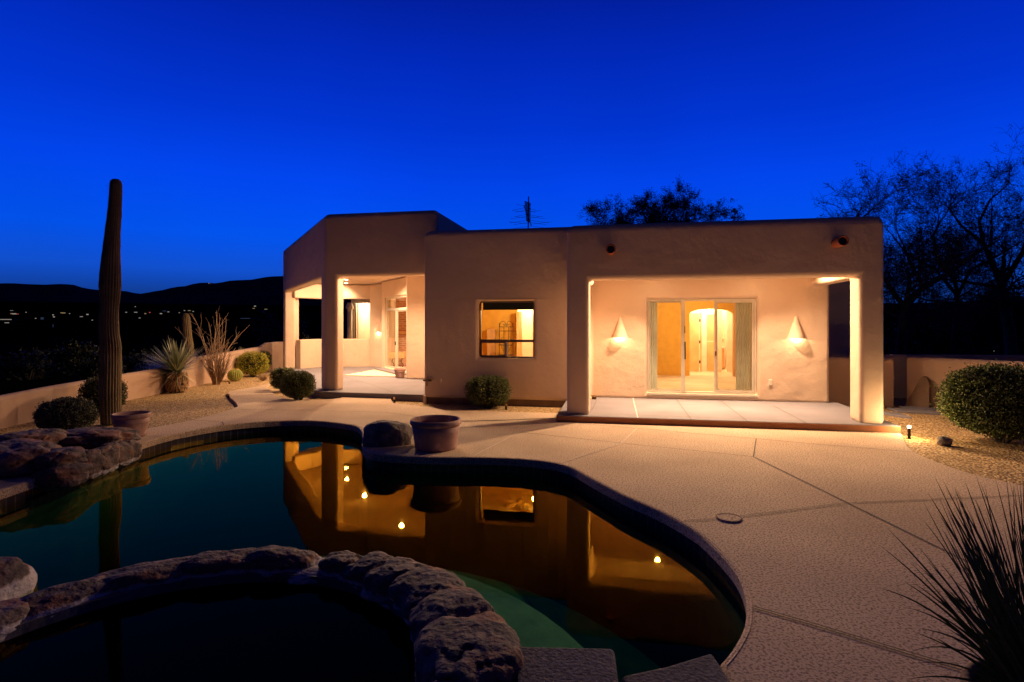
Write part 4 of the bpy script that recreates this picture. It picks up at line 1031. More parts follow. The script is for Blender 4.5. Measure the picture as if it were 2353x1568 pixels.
# ================================================================ plants
rnd = random.Random(7)
def rv():
    while 1:
        v = Vector((rnd.uniform(-1, 1), rnd.uniform(-1, 1), rnd.uniform(-1, 1)))
        if .05 < v.length < 1: return v.normalized()
def leafquad(mb, p, d, n_, l, w_):
    s = d.cross(n_)
    if s.length < 1e-3: s = Vector((1, 0, 0))
    s.normalize(); mb.add([p, p + d * l * .5 + s * w_, p + d * l, p + d * l * .5 - s * w_], [(0, 1, 2, 3)])
def clipped(loc, rx, ry, h, nl, ls, mat, label, cat='bush', group=None, stemh=.06, seed=1, sq=.8):
    global rnd; rnd = random.Random(seed)
    o = thing('clipped_bush' if cat == 'bush' else cat, label, cat, loc, group)
    x, y, z = loc; c = Vector((x, y, z + stemh + (h - stemh) / 2)); rz = (h - stemh) / 2; mb = MB()
    sd_ = Vector((seed * 3.3, seed, seed * 2))
    for i in range(nl):
        u = rv(); k = rnd.uniform(.72, 1.0) ** .5 if rnd.random() < .85 else rnd.uniform(.3, .8)
        q = Vector([math.copysign(abs(t) ** sq, t) for t in u]); k *= 1 + noise.noise(u * 2.2 + sd_) * .10 + noise.noise(u * 6 + sd_) * .06
        if rnd.random() < .05: k *= rnd.uniform(1.04, 1.13)
        p = c + Vector((q.x * rx, q.y * ry, q.z * rz)) * k
        if noise.noise(p * 7 + sd_) < -.38 and rnd.random() < .8: continue
        d = (u * .8 + rv()).normalized(); leafquad(mb, p, d, rv(), ls * rnd.uniform(.7, 1.3), ls * .3)
    mb.build('foliage', M[mat], o)
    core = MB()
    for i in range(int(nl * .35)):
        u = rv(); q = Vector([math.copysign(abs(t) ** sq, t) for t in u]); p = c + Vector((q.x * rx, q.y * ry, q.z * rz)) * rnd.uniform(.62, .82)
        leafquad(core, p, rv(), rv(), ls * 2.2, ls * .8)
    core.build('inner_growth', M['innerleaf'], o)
    m = MB()
    for i in range(26):
        t = rnd.uniform(0, 6.28); rr = rnd.uniform(.1, .75); e = c + Vector((math.cos(t) * rx * rr, math.sin(t) * ry * rr, rnd.uniform(-.4, .6) * rz))
        s0 = Vector((x + math.cos(t) * .05, y + math.sin(t) * .05, z - .02)); mid = (s0 + e) / 2 + rv() * .04
        m.tube([s0, mid, e], [.012, .008, .003], 4, False)
    m.build('stems', M['bark'], o)
    return o
gb_ = 'clipped round bushes'
def cb(x, yb, wpx, yt, nl, ls, mat, lb, seed, dz=0, sq=.8):
    p = G(x, yb, GZ); Y = p.y + wpx / 2 * p.y / F * .55
    X = (x - CX) * Y / F; rx = wpx / 2 * Y / F / math.hypot(1, (x - CX) / F); clipped((X, Y, GZ), rx, rx * .85, EYE - (yt - HY) * Y / F - GZ, nl, ls, mat, lb, group=gb_, seed=seed, sq=sq)
cb(1122, 941, 102, 864, 15000, .024, 'bushleaf', 'clipped dark green bush under the bronze framed window', 3, sq=.72)
cb(685, 924, 80, 853, 11000, .024, 'bushleaf', 'clipped round bush in front of the corner pillar, the nearer of the pair', 4)
cb(651, 902, 60, 845, 8000, .024, 'bushleaf', 'clipped round bush of the pair at the corner pillar, partly hidden behind the other', 5)
cb(153, 1008, 152, 916, 18000, .026, 'greyleaf', 'grey green clipped bush behind the left rock outcrop', 6, sq=.92)
cb(237, 957, 112, 866, 9500, .026, 'bushleaf', 'dark bush half hidden behind the tall cactus against the wall', 8)
cb(581, 868, 74, 809, 9000, .03, 'yellowleaf', 'yellow green bush glowing beside the barrel cactus', 9)
cb(606, 856, 36, 806, 2500, .03, 'bushleaf', 'small dark bush peeking out behind the yellow green one', 10)
clipped((7.24, 8.35, GZ), .77, .72, 1.15, 26000, .034, 'bushleafr', 'large broad leaved round bush by the right garden wall', group=gb_, seed=12, stemh=.08, sq=.95)
# dry tuft
p = G(604, 876, GZ); o = thing('dry_shrub', 'small dry brown tuft next to the yellow green bush', 'shrub', (p.x, p.y, GZ)); m = MB(); rnd = random.Random(3)
for i in range(160):
    t = rnd.uniform(0, 6.28); l = rnd.uniform(.12, .26); d = Vector((math.cos(t) * rnd.uniform(.2, 1), math.sin(t) * rnd.uniform(.2, 1), rnd.uniform(.3, 1))).normalized()
    m.tube([(p.x, p.y, GZ), (p.x + d.x * l, p.y + d.y * l, GZ + d.z * l)], [.004, .002], 3, False)
m.build('twigs', M['twig'], o)

# saguaros
def saguaro(name, prof, base, ribs, label, depthr, seed=1, skin='saguaro'):
    """prof: (z, xcentre, radius)"""
    o = thing(name, label, 'cactus', base); mb = MB(); sg_ = ribs * 6; n_ = 300
    zs = [prof[0][0] + (prof[-1][0] - prof[0][0]) * i / (n_ - 1) for i in range(n_)]
    def ip(z, k):
        for i in range(len(prof) - 1):
            a, b = prof[i], prof[i + 1]
            if z <= b[0] + 1e-9:
                t = (z - a[0]) / max(1e-9, b[0] - a[0]); t = t * t * (3 - 2 * t) if k == 2 and i < len(prof) - 4 else t
                return a[k] * (1 - t) + b[k] * t
        return prof[-1][k]
    for z in zs:
        xc = ip(z, 1); r_ = ip(z, 2)
        for k in range(sg_):
            t = 2 * math.pi * k / sg_; rib = abs(math.sin(t * ribs / 2 + .12 * math.sin(z * 3 + seed))) ; rr = r_ * (1 - .17 * (1 - rib) ** 1.4) * (1 + .05 * noise.noise(Vector((math.cos(t) * 1.2, math.sin(t) * 1.2, z * 2.6 + seed))) + .025 * noise.noise(Vector((0, 0, z * 9 + seed))))
            mb.v.append((xc + rr * math.cos(t), base[1] + rr * math.sin(t), z))
    for i in range(n_ - 1):
        for k in range(sg_):
            a = i * sg_ + k; b = i * sg_ + (k + 1) % sg_; mb.f.append((a, b, b + sg_, a + sg_))
    mb.f.append(tuple(range((n_ - 1) * sg_, n_ * sg_)))
    mb.build('stem', M[skin], o, smooth=True)
    m = MB(); rs_ = random.Random(seed)
    for i in range(0, int((prof[-1][0] - prof[0][0]) / .03)):
        z = prof[0][0] + .03 * i; xc = ip(z, 1); r_ = ip(z, 2)
        for k in range(ribs):
            t = 2 * math.pi * (k + .5) / ribs - .24 / ribs * math.sin(z * 3 + seed); dx, dy = math.cos(t), math.sin(t)
            if dy > .35: continue
            b = Vector((xc + dx * r_ * .99, base[1] + dy * r_ * .99, z))
            for q in range(2):
                d = Vector((dx + rs_.uniform(-.6, .6), dy + rs_.uniform(-.6, .6), rs_.uniform(-.6, .6))).normalized() * .035
                s = Vector((-d.y, d.x, 0)).normalized() * .003
                m.add([b - s, b + s, b + d], [(0, 1, 2)])
    m.build('spines', M['twig'], o)
Ys = 9.83; pf = [(973, 255, 24), (940, 254, 25), (893, 253.5, 26.5), (846, 254.5, 25.5), (800, 254, 25.5), (760, 251, 23.5), (725, 251, 22.5), (704, 252, 22), (690, 252.5, 23.5), (660, 253, 26.5), (634, 254, 25.5), (600, 255, 23), (570, 256.5, 20.5), (530, 259.5, 18.5), (500, 262.5, 17.3), (470, 264.5, 16), (440, 266, 15.5), (425, 266.5, 15), (418, 266.5, 13), (413.5, 266.5, 10), (411.5, 266.5, 6), (411, 266.5, 1)]
prof = [(EYE + (HY - y) * Ys / F, (x - CX) * Ys / F, .83 * r_ * Ys / F) for y, x, r_ in pf]
saguaro('saguaro_cactus', prof, (prof[0][1], Ys, GZ), 22, 'very tall ribbed cactus column against the sky at the left', .26)
Y2 = 17.2; pf = [(850, 437, 12), (815, 434, 11.5), (790, 432, 11), (770, 430, 10), (745, 428, 9.5), (732, 427, 9), (725, 427, 7.5), (721, 427, 5), (719.5, 427, 1)]
prof = [(EYE + (HY - y) * Y2 / F, (x - CX) * Y2 / F, r_ * Y2 / F) for y, x, r_ in pf]; prof[0] = (GZ - 1, prof[0][1], prof[0][2])
saguaro('saguaro_cactus', prof, (prof[0][1], Y2, GZ), 16, 'short cactus column standing behind the left garden wall', .2, 4)
# barrel cactus
p = G(536.5, 877, GZ); r_ = 16.3 * p.y / F; bc = thing('barrel_cactus', 'round golden barrel cactus on the gravel', 'cactus', (p.x, p.y + .1, GZ)); m = MB(); rb_ = 22; sg_ = rb_ * 6; nn = 28
for i in range(nn):
    ph = -math.pi / 2 + math.pi * (.12 + .88 * i / (nn - 1)); rr = math.cos(ph) ** .8 if i < nn - 1 else .01; zz = math.sin(ph)
    if zz > .9: zz = .9 - (zz - .9) * .6
    for k in range(sg_):
        t = 2 * math.pi * k / sg_; q = r_ * rr * (1 - .16 * (1 - abs(math.sin(t * rb_ / 2)))); m.v.append((p.x + q * math.cos(t), p.y + .1 + q * math.sin(t), GZ + r_ * .85 * (1 + zz)))
for i in range(nn - 1):
    for k in range(sg_):
        a = i * sg_ + k; b = i * sg_ + (k + 1) % sg_; m.f.append((a, b, b + sg_, a + sg_))
m.build('body', M['barrel'], bc, smooth=True); m = MB(); rnd = random.Random(5)
for k in range(rb_):
    t = 2 * math.pi * (k + .5) / rb_
    for i in range(22):
        ph = -1.0 + 2.4 * i / 21; q = r_ * max(.05, math.cos(ph)) ** .8; b = Vector((p.x + q * math.cos(t), p.y + .1 + q * math.sin(t), GZ + r_ * .85 * (1 + math.sin(ph))))
        for j in range(3):
            d = (Vector((math.cos(t) * math.cos(ph), math.sin(t) * math.cos(ph), math.sin(ph))) + rv() * .7).normalized() * .035; s = d.cross(Vector((0, 0, 1))).normalized() * .002
            m.add([b - s, b + s, b + d], [(0, 1, 2)])
m.build('spines', M['spine'], bc)
# spiky rosettes
def blades(mb, c, n_, l0, l1, wd, el0, el1, droop, az=None, curve=1, up=None):
    for i in range(n_):
        t = rnd.uniform(0, 2 * math.pi) if az is None else R(rnd.uniform(*az)); el = R(rnd.uniform(el0, el1)); l = rnd.uniform(l0, l1)
        d = Vector((math.cos(t) * math.cos(el), math.sin(t) * math.cos(el), math.sin(el))); s = d.cross(Vector((0, 0, 1))).normalized()
        P = []; k_ = 6; dr = droop * rnd.uniform(.3, 1.2); pts = []
        for j in range(k_ + 1):
            u = j / k_; q = c + d * l * u - Vector((0, 0, dr * l * u * u)); wv = wd * (1 - u) ** .7 * (.8 + .4 * u)
            pts += [q - s * wv, q + s * wv]
        mb.add(pts, [(2 * j, 2 * j + 1, 2 * j + 3, 2 * j + 2) for j in range(k_)])
rnd = random.Random(21)
p = G(398, 904, GZ); yu = thing('yucca', 'yucca with a shaggy brown trunk and spiky blue green head', 'yucca', (p.x, p.y + .15, GZ))
m = MB(); m.lathe([(.16, GZ - .02), (.2, GZ + .1), (.235, GZ + .25), (.22, GZ + .38), (.13, GZ + .5), (.05, GZ + .62)], p.x, p.y + .15, 24); m.build('trunk', M['bark'], yu, fix=True)
m = MB()
for i in range(900):
    t = rnd.uniform(0, 6.28); z = rnd.uniform(.02, .5); rr = .2 + .05 * math.sin(z * 6); b = Vector((p.x + rr * math.cos(t), p.y + .15 + rr * math.sin(t), GZ + z + .05))
    d = Vector((math.cos(t) * .5, math.sin(t) * .5, -1)).normalized(); leafquad(m, b, d, Vector((-math.sin(t), math.cos(t), 0)).cross(d), .09, .012)
m.build('thatch', M['thatch'], yu)
m = MB(); cc = Vector((p.x, p.y + .15, GZ + .52)); blades(m, cc, 330, .6, 1.05, .021, -2, 80, .10); blades(m, cc, 120, .7, 1.08, .016, -2, 40, .10, az=(120, 240)); blades(m, cc, 60, .4, .8, .014, -25, 10, .3); m.build('leaves', M['yucca'], yu)
p = G(556, 852, GZ); ag = thing('desert_spoon', 'green spiky rosette plant behind the yellow green bush', 'yucca', (p.x + .4, 18.9, GZ)); m = MB(); blades(m, Vector((AT(556, 0, 19.2).x, 19.2, GZ + .45)), 260, .35, .62, .008, 0, 88, .12); m.build('leaves', M['yucca'], ag)
m = MB(); m.lathe([(.1, GZ - .02), (.12, GZ + .3), (.06, GZ + .45)], AT(556, 0, 19.2).x, 19.2, 14); m.build('trunk', M['bark'], ag, fix=True)
# ocotillo
rnd = random.Random(33); p = G(499, 884, GZ); oc_ = thing('ocotillo', 'bare thin stemmed ocotillo spreading up from the gravel by the wall', 'shrub', (p.x, p.y, GZ)); m = MB()
def wander(st, d, l, r_, nseg=10, wob=.12, up=.02):
    pts = [st]; dd_ = d.copy()
    for i in range(nseg):
        dd_ = (dd_ + rv() * wob + Vector((0, 0, up))).normalized(); pts.append(pts[-1] + dd_ * l / nseg)
    return pts
for i in range(38):
    t = rnd.uniform(0, 6.28); sp3 = rnd.uniform(.02, .26) ; d = Vector((math.cos(t) * sp3, math.sin(t) * sp3 * .8, 1)).normalized(); l = rnd.uniform(.7, 1.45) if i > 14 else rnd.uniform(1.5, 2.25)
    b = Vector((p.x + math.cos(t) * rnd.uniform(0, .12), p.y + math.sin(t) * rnd.uniform(0, .1), GZ - .02)); pts = wander(b, d, l, 0, 11, .13, .0)
    m.tube(pts, [.014 * (1 - .65 * j / 11) for j in range(12)], 5, False)
    for q in range(3 if l > 1 else 1):
        j = rnd.randint(4, 9); dq = ((pts[j + 1] - pts[j]).normalized() + rv() * .7).normalized(); pp2 = wander(pts[j], dq, rnd.uniform(.25, .6), 0, 5, .25)
        m.tube(pp2, [.007, .006, .005, .004, .003, .002], 4, False)
for i in range(130):
    t = rnd.uniform(0, 6.28); d = Vector((math.cos(t) * .38, math.sin(t) * .3, 1)).normalized(); m.tube(wander(Vector((p.x + math.cos(t) * .08, p.y, GZ)), d, rnd.uniform(.4, 1.0), 0, 5, .12), [.006, .005, .004, .004, .003, .002], 3, False)
m.build('stems', M['twig'], oc_)
# foreground potted strap-leaf plant
rnd = random.Random(44); PX, PY = 2.12, 2.13
pot(PX, PY, .004, .33, .24, .26, 'dark planter in the bottom right corner holding the long leaved plant', mat='plinth')
fp_ = thing('strap_leaf_plant', 'tall plant with long thin dark leaves in the bottom right corner', 'plant', (PX, PY, .2)); m = MB(); cc = Vector((PX - .06, PY + .05, .18))
def strap(c, tipv, sag, wd):
    pts = []; k_ = 12; s = (tipv - c).cross(Vector((0, 1, 0))).normalized(); s = Vector((s.x, s.y, s.z))
    vy = (tipv - c).normalized(); side = vy.cross(Vector((0, 1, .15))).normalized(); fold = vy.cross(side)
    for j in range(k_ + 1):
        u = j / k_; q = c.lerp(tipv, u) + Vector((0, 0, sag * 4 * u * (1 - u))); wv = wd * (1 - u) ** .6
        pts += [q - side * wv, q + fold * wv * .5, q + side * wv]
    m.add(pts, [(3 * j + a, 3 * j + a + 1, 3 * j + a + 4, 3 * j + a + 3) for j in range(k_) for a in (0, 1)])
tips = [(2145, 1090, 2.4, .02), (2120, 1150, 2.5, .0), (2040, 1215, 2.3, .03), (2020, 1252, 2.2, .04), (2090, 1290, 2.5, .03), (2105, 1250, 2.6, .02), (2013, 1350, 2.2, .09), (2080, 1396, 2.3, .08), (2075, 1335, 2.4, .05),
        (2130, 1130, 2.2, .03), (2165, 1100, 2.6, .02), (2190, 1112, 2.3, .01), (2215, 1100, 2.5, .02), (2240, 1085, 2.2, 0), (2262, 1110, 2.6, .02), (2285, 1090, 2.3, 0), (2310, 1080, 2.5, .02), (2335, 1100, 2.2, .0), (2350, 1085, 2.4, 0), (2105, 1525, 2.0, .07), (2088, 1500, 2.15, .10), (2080, 1562, 2.0, .06), (2128, 1285, 2.1, .03)]
for x, y, Y, sg2 in tips: strap(cc + Vector((rnd.uniform(-.06, .04), rnd.uniform(-.05, .05), rnd.uniform(-.04, .04))), AT(x, y, Y), sg2 * 1.1, rnd.uniform(.006, .009))
for i in range(34):
    x = rnd.uniform(2060, 2230); y = rnd.uniform(1150, 1480); strap(cc + Vector((rnd.uniform(-.07, .05), rnd.uniform(-.06, .06), rnd.uniform(-.05, .02))), AT(x + rnd.random() * 60, y, rnd.uniform(2.0, 2.6)), rnd.uniform(.02, .09), rnd.uniform(.005, .009))
for i in range(150):
    x = rnd.uniform(2150, 2560); y = 1090 + abs(2330 - x) * .55 * rnd.random() + rnd.random() ** 2 * 320; strap(cc + Vector((rnd.uniform(-.08, .08), rnd.uniform(-.08, .08), rnd.uniform(-.05, .05))), AT(x, y, rnd.uniform(1.95, 2.75)), rnd.uniform(-.01, .06), rnd.uniform(.004, .008))
m.build('leaves', M['yuccadark'], fp_)

# ================================================================ trees
def tree(loc, label, limbs, seed, spread=1.0, levels=4, leaf=0, lsz=.05, twigr=.006, kids=(5, 5, 5, 4), lens=(1.6, 1.0, .6, .35), name='mesquite_tree', droop=-.0, group='bare desert trees'):
    global rnd; rnd = random.Random(seed)
    o = thing(name, label, 'tree', loc, group); tr = MB(); cr = MB(); lf_ = MB()
    def grow(st, d, l, r_, lv, out):
        ns = 5 if lv < 3 else 3
        pts = wander(st, d, l, 0, ns, .22 if lv < 3 else .3, .03 + droop)
        rr = [r_ * (1 - .55 * j / ns) for j in range(ns + 1)]
        out.tube(pts, rr, 6 if lv == 0 else (4 if lv < 3 else 3), False)
        if lv >= levels:
            if leaf and rnd.random() < leaf:
                for q in range(9): b = pts[rnd.randint(1, ns)] + rv() * .08; leafquad(lf_, b, rv(), rv(), lsz * rnd.uniform(.6, 1.4), lsz * .3)
            return
        k_ = kids[min(lv, len(kids) - 1)]
        for i in range(k_):
            j = rnd.randint(1, ns) if i else ns; dq = ((pts[j] - pts[j - 1]).normalized() + rv() * .95 * spread)
            dq.z += .05; dq.normalize()
            grow(pts[j], dq, lens[min(lv, len(lens) - 1)] * rnd.uniform(.6, 1.25), max(twigr, rr[j] * .55), lv + 1, cr)
    base = Vector(loc)
    for L_ in limbs:                                   # each limb: list of points + start/end radius
        pts, r0, r1 = L_; pts = [Vector(q) for q in pts]; n_ = len(pts)
        tr.tube(pts, [r0 + (r1 - r0) * i / (n_ - 1) for i in range(n_)], 8, False)
        for i in range(1, n_):
            seg_ = (pts[i] - pts[i - 1]); 
            for q in range(max(1, int(seg_.length * 2.2))):
                if i == 1 and pts[0] == base: continue
                st = pts[i - 1].lerp(pts[i], rnd.random()); dq = (seg_.normalized() * .6 + rv()).normalized(); dq.z = dq.z * .8 + .15
                grow(st, dq, rnd.uniform(.9, 1.6) * lens[0] / 1.6, r1 * .55, 1, cr)
        grow(pts[-1], (pts[-1] - pts[-2]).normalized(), lens[0], r1, 1, cr)
    tr.build('trunk', M['bark'], o, smooth=True); cr.build('crown', M['bark'], o)
    if leaf: lf_.build('foliage', M['treeleaf'], o)
    return o
Yt = 17.0; q = lambda x, y, Y=Yt: AT(x, y, Y)
fk = q(2080, 706); b0 = Vector((q(2072, 0).x, Yt, -.3))
tree(b0, 'bare tree with a forked trunk right behind the garden wall by the porch', [
    ([b0, q(2070, 800), fk], .17, .11), ([fk, q(2058, 680), q(2035, 645, 16.6), q(2010, 610, 16.6), q(2000, 570, 16.6)], .085, .025),
    ([fk, q(2120, 660), q(2178, 631, 17.3), q(2230, 590, 17.5), q(2278, 560, 17.6), q(2278, 530, 17.6)], .10, .03),
    ([q(2178, 631, 17.3), q(2150, 580), q(2145, 540), q(2160, 510)], .07, .025), ([q(2120, 660), q(2090, 600, 16.8), q(2075, 560, 16.8)], .06, .025)], 5, leaf=.25, lens=(1.15, .8, .5, .35), kids=(6, 6, 6, 5), twigr=.0055)
Yt = 19.5; b1 = Vector((q(2330, 0, Yt).x, Yt, -.4))
tree(b1, 'tall bare tree at the right edge with branches reaching highest', [
    ([b1, q(2320, 760, Yt), q(2300, 660, Yt)], .2, .14), ([q(2300, 660, Yt), q(2260, 560, Yt), q(2250, 510, Yt), q(2275, 460, Yt), q(2310, 430, Yt)], .075, .018),
    ([q(2300, 660, Yt), q(2350, 580, Yt), q(2370, 520, Yt), q(2400, 470, Yt)], .1, .03), ([q(2260, 560, Yt), q(2210, 520, Yt), q(2180, 480, Yt)], .06, .02), ([q(2300, 660, Yt), q(2230, 650, Yt), q(2160, 640, Yt)], .07, .03)], 9, leaf=.14, lens=(1.1, .8, .5, .36), kids=(5, 6, 6, 5), twigr=.005)
Yt = 22.5; b5 = Vector((q(2190, 0, Yt).x, Yt, -.4))
tree(b5, 'low spreading bare tree between the forked tree and the tallest one', [([b5, q(2195, 760, Yt), q(2200, 680, Yt)], .14, .09), ([q(2200, 680, Yt), q(2150, 620, Yt), q(2080, 580, Yt), q(2050, 540, Yt)], .07, .025),
    ([q(2200, 680, Yt), q(2230, 620, Yt), q(2290, 590, Yt), q(2340, 560, Yt)], .07, .025), ([q(2200, 680, Yt), q(2190, 610, Yt), q(2210, 570, Yt), q(2190, 540, Yt)], .07, .02), ([q(2195, 700, Yt), q(2130, 690, Yt), q(2060, 670, Yt)], .05, .02), ([q(2195, 700, Yt), q(2270, 690, Yt), q(2350, 670, Yt)], .05, .02)], 23, leaf=.3, lens=(1.3, .9, .6, .4), kids=(6, 6, 6, 5), twigr=.007)
Yt = 27; b2 = Vector((q(1500, 0, Yt).x, Yt, -.3))
tree(b2, 'leafy tree rising behind the middle of the house roof', [
    ([b2, q(1495, 600, Yt), q(1495, 540, Yt)], .2, .12), ([q(1495, 540, Yt), q(1510, 520, Yt), q(1525, 500, Yt)], .06, .02), ([q(1495, 545, Yt), q(1455, 525, Yt), q(1430, 505, Yt)], .07, .03),
    ([q(1495, 550, Yt), q(1425, 535, Yt), q(1385, 510, Yt)], .06, .025), ([q(1495, 550, Yt), q(1555, 530, Yt), q(1600, 515, Yt)], .07, .02), ([q(1495, 540, Yt), q(1485, 505, Yt)], .07, .03), ([q(1495, 540, Yt), q(1520, 520, Yt), q(1532, 500, Yt), q(1538, 485, Yt)], .03, .008), ([q(1495, 540, Yt), q(1450, 515, Yt), q(1465, 490, Yt)], .05, .02), ([q(1495, 545, Yt), q(1520, 520, Yt), q(1590, 505, Yt), q(1625, 500, Yt)], .05, .012), ([q(1495, 545, Yt), q(1560, 515, Yt), q(1570, 490, Yt)], .05, .02)], 14, leaf=1.0, lsz=.06, lens=(.62, .48, .36, .28), kids=(5, 5, 5, 4), twigr=.007)
Yt = 30; b3 = Vector((q(1690, 0, Yt).x, Yt, -.3))
tree(b3, 'small tree whose tip just shows above the roof right of the leafy tree', [([b3, q(1690, 600, Yt), q(1688, 530, Yt)], .12, .05)], 15, leaf=.6, lsz=.1, lens=(.7, .45, .3, .25), kids=(3, 3, 3, 3), twigr=.012)
Yt = 22; b4 = Vector((q(1925, 0, Yt).x, Yt, -.3))
tree(b4, 'thin bare tree showing above the right end of the roof', [([b4, q(1935, 600, Yt), q(1960, 520, Yt)], .12, .06), ([q(1960, 520, Yt), q(1995, 490, Yt), q(2015, 470, Yt)], .05, .02), ([q(1945, 600, Yt), q(1975, 500, Yt), q(1965, 480, Yt)], .05, .015)], 16, leaf=.1, lens=(.8, .55, .4, .28), kids=(4, 4, 3, 3), twigr=.008)
# dark shrubs beyond the walls
def shrub(x, ytop, Y, wpx, label, seed, nl=2600, ls=.14, mat='treeleaf', group='dark desert shrubs beyond the garden walls'):
    global rnd; rnd = random.Random(seed); X = (x - CX) * Y / F; top = EYE + (HY - ytop) * Y / F; zb = -.3 if Y < 30 else -1.5; rx = wpx / 2 * Y / F
    o = thing('desert_shrub', label, 'shrub', (X, Y, zb), group); mb = MB(); h = top - zb; blobs = [(Vector((X + rnd.uniform(-.7, .7) * rx, Y + rnd.uniform(-.5, .5) * rx, zb + h * rnd.uniform(.3, .8))), rnd.uniform(.22, .45)) for i in range(16)]
    for i in range(nl):
        c, k = blobs[rnd.randrange(16)]; u = rv() * rnd.random() ** .4; p = c + Vector((u.x * rx * k, u.y * rx * k, u.z * h * k * .6))
        if p.z > zb: leafquad(mb, p, rv(), rv(), ls * rnd.uniform(.6, 1.4), ls * .25)
    mb.build('foliage', M[mat], o); m = MB()
    for c, k in blobs: m.tube([(X, Y, zb - .1), (Vector((X, Y, zb)) + c) / 2 + rv() * .2, c], [.05, .03, .01], 5, False)
    m.build('stems', M['bark'], o)
shrub(2110, 740, 23, 190, 'dark shrub low behind the forked tree', 51); shrub(2210, 650, 24, 220, 'dark shrub mass between the two right trees', 52, 4200); shrub(2320, 620, 23, 200, 'tall dark shrub at the right edge under the tall tree', 53, 4600)
shrub(2390, 600, 21, 180, 'darkest shrub, just cut by the right edge', 54, 3000); shrub(2060, 770, 26, 120, 'low dark shrub just right of the porch column', 55)
shrub(200, 770, 15.5, 150, 'olive green shrub beyond the wall, left of the tall cactus', 56, 3600, .10); shrub(60, 800, 18, 180, 'dark shrub beyond the wall at the far left', 57, 2600, .1)
shrub(330, 790, 20, 150, 'dark shrub beyond the wall behind the yucca', 58, 2600, .1); shrub(640, 700, 34, 130, 'dark shrub beyond the left corner of the tall patio', 59, 3000, .16)
shrub(710, 765, 25, 46, 'pale dry shrub behind the patio parapet', 60, 700, .09, 'greyleaf')

# antenna
Ya = 15.0; an = thing('roof_antenna', 'television antenna with many thin arms on the roof', 'antenna', (AT(1213, 0, Ya).x, Ya, 3.7)); x0 = AT(1213, 0, Ya).x
m = MB(); m.tube([(x0, Ya, 3.6), (x0 + .02, Ya, AT(0, 452, Ya).z)], .018, 6); m.build('mast', M['dark'], an)
m = MB(); zb_ = AT(0, 500, Ya).z; boom = [Vector((x0 - .12, Ya - .75, zb_ + .16)), Vector((x0 + .12, Ya + .75, zb_ - .1))]; m.tube(boom, .012, 5); m.build('boom', M['dark'], an)
m = MB()
for i in range(11):
    t = i / 10; c0 = boom[0].lerp(boom[1], t); l = .22 + .34 * t
    for sgn in (-1, 1): m.tube([c0, c0 + Vector((sgn * l * (1.15 if i % 2 else .9), .2 * l, (.16 * l if i % 3 == 0 else -.05)))], .0035, 4, False)
m.build('arms', M['dark'], an); m = MB()
for i in range(16): zz = AT(0, 466 + i * 2.9, Ya).z; m.tube([(x0 - .09 + .003 * i, Ya, zz + .03), (x0 + .01, Ya, zz), (x0 + .07, Ya + .02, zz - .015)], .013, 4, False)
m.build('reflector', M['dark'], an)

# distant lit buildings
dl = [(27, 714, 8, 1, 'w'), (26, 721, 5, 2, 'o'), (33, 721.5, 12, 3, 'w'), (41, 722, 5, 2, 'r'), (14, 734.5, 30, 2, 'w'), (16, 742, 12, 2, 'w'), (122, 724, 4, 3, 'w'), (141, 719, 5, 2, 'o'), (146, 719.5, 10, 3, 'y'), (124, 728.5, 5, 3, 'w'), (97, 732, 8, 7, 'b'), (82, 732, 4, 2, 'w'), (122, 749, 2, 9, 'b'), (201, 723, 6, 3, 'w'), (187, 728, 8, 2, 'w'), (212, 736, 4, 2, 'w'), (311, 705, 3, 2, 'w'), (312, 718, 9, 2, 'w'), (334, 721, 5, 3, 'y'), (344, 718.5, 4, 3, 'r'), (370, 721, 6, 3, 'w'), (378, 715, 10, 2, 'b'), (387, 717, 5, 2, 'w'), (321, 731, 5, 2, 'w'), (290, 718, 5, 2, 'w'), (435, 714, 8, 2, 'y'), (424, 714, 4, 2, 'w'), (444, 716, 4, 2, 'w'), (480, 651.5, 2.5, 2, 'w'), (484, 653, 2.5, 2, 'w'), (586, 704, 5, 3, 'w'), (583, 709, 6, 2, 'y'), (611, 711, 8, 2, 'y'), (564, 732, 26, 2, 'b'), (60, 718, 3, 2, 'w'), (160, 721, 3, 2, 'w'), (412, 719, 3, 2, 'w'), (2117, 759, 12, 1.6, 'w'), (2160, 759.5, 26, 1.6, 'w'), (2137, 750, 2, 2, 'w'), (2228, 799, 3, 2, 'b'), (2283, 807, 2, 2, 'w')]
EC = {'w': (1, .88, .75), 'o': (1, .5, .2), 'r': (1, .12, .06), 'y': (1, .72, .35), 'b': (.35, .5, 1)}
for k, c in EC.items(): M['e' + k] = emis('far_light_' + k, c, {'w': .25, 'o': .3, 'r': .35, 'y': .2, 'b': .05}[k])
CN = {'w': 'white', 'o': 'orange', 'r': 'red', 'y': 'amber', 'b': 'dim bluish'}
used_l = set()
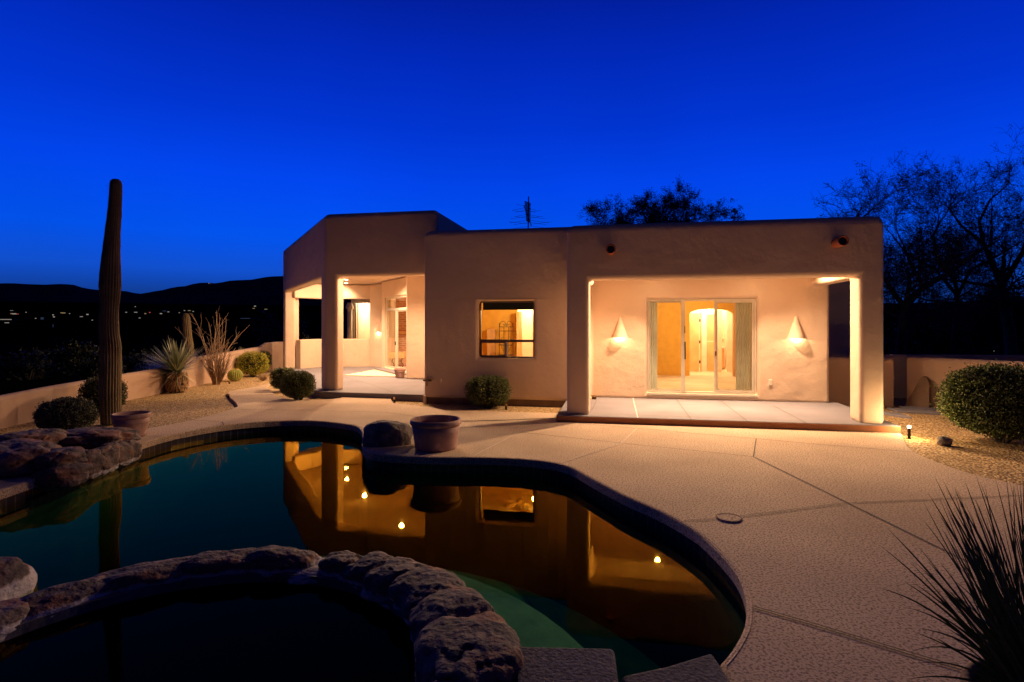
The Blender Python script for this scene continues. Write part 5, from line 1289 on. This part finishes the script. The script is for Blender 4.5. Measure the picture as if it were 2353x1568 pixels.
def hue(x, y, k):
    where = 'below the ridge' if y < 716 else ('on valley floor' if y < 728 else 'in dark valley')
    if y < 660: where = 'up on the ridge line'
    if x > 2000: where = 'beyond the right trees'
    ref = 'near the left photo edge' if x < 60 else 'well left of the tall cactus' if x < 160 else 'just left of the tall cactus' if x < 230 else 'just right of the tall cactus' if x < 330 else 'above the yucca' if x < 400 else 'above the short cactus' if x < 460 else 'above the ocotillo' if x < 540 else 'left of the house' if x < 700 else 'right of the porch'
    return '%s distant light %s, %s' % (CN[k], where, ref)
for x, y, wp, hp_, k in dl:
    D = 700
    if y < 738:
        D = 700
        while D < 2500:
            rr_ = D * math.hypot(1, (x - CX) / F); zt2 = -9 + 39 * max(0, rr_ - 1100) / 700 if rr_ < 1800 else 30 + 48 * (rr_ - 1800) / 800
            if HY - F * (zt2 - EYE) / D < y + 4: break
            D += 10
        D -= 25
    if x > 2000: D = 45 if y > 790 else 120
    if y < 660: D = 3280
    c = AT(x, y, D); w2 = wp * .42 * D / F; h2 = hp_ * .36 * D / F
    lb = hue(x, y, k); i = 0; sz = 'tiny ' if wp < 4.5 else ('short ' if wp < 9 else 'wide ')
    lb = sz + lb
    if lb in used_l: lb = lb + ', higher one'
    while lb in used_l: lb = lb.replace('higher', 'next higher')
    used_l.add(lb)
    o = thing('distant_building', lb, 'building', (c.x, c.y, c.z - h2 * 3), 'lights of distant buildings')
    m = MB(); m.box(c.x - w2 * 1.3, c.x + w2 * 1.3, c.y, c.y + w2, c.z - h2 * 3, c.z + h2 * 1.3); m.build('wall', M['hill'], o)
    m = MB(); m.box(c.x - w2, c.x + w2, c.y - w2 * .1, c.y - .05, c.z - h2, c.z + h2); m.build('lit_window', M['e' + k], o)

# ---------------------------------------------------------------- render look
SC.render.engine = 'CYCLES'
SC.view_settings.view_transform = 'Standard'; SC.view_settings.look = 'None'; SC.view_settings.exposure = .12; SC.view_settings.gamma = 1
SC.cycles.use_denoising = True
SC.cycles.max_bounces = 10; SC.cycles.diffuse_bounces = 6; SC.cycles.transparent_max_bounces = 12
SC.cycles.caustics_reflective = False; SC.cycles.caustics_refractive = False
SC.cycles.sample_clamp_indirect = 6
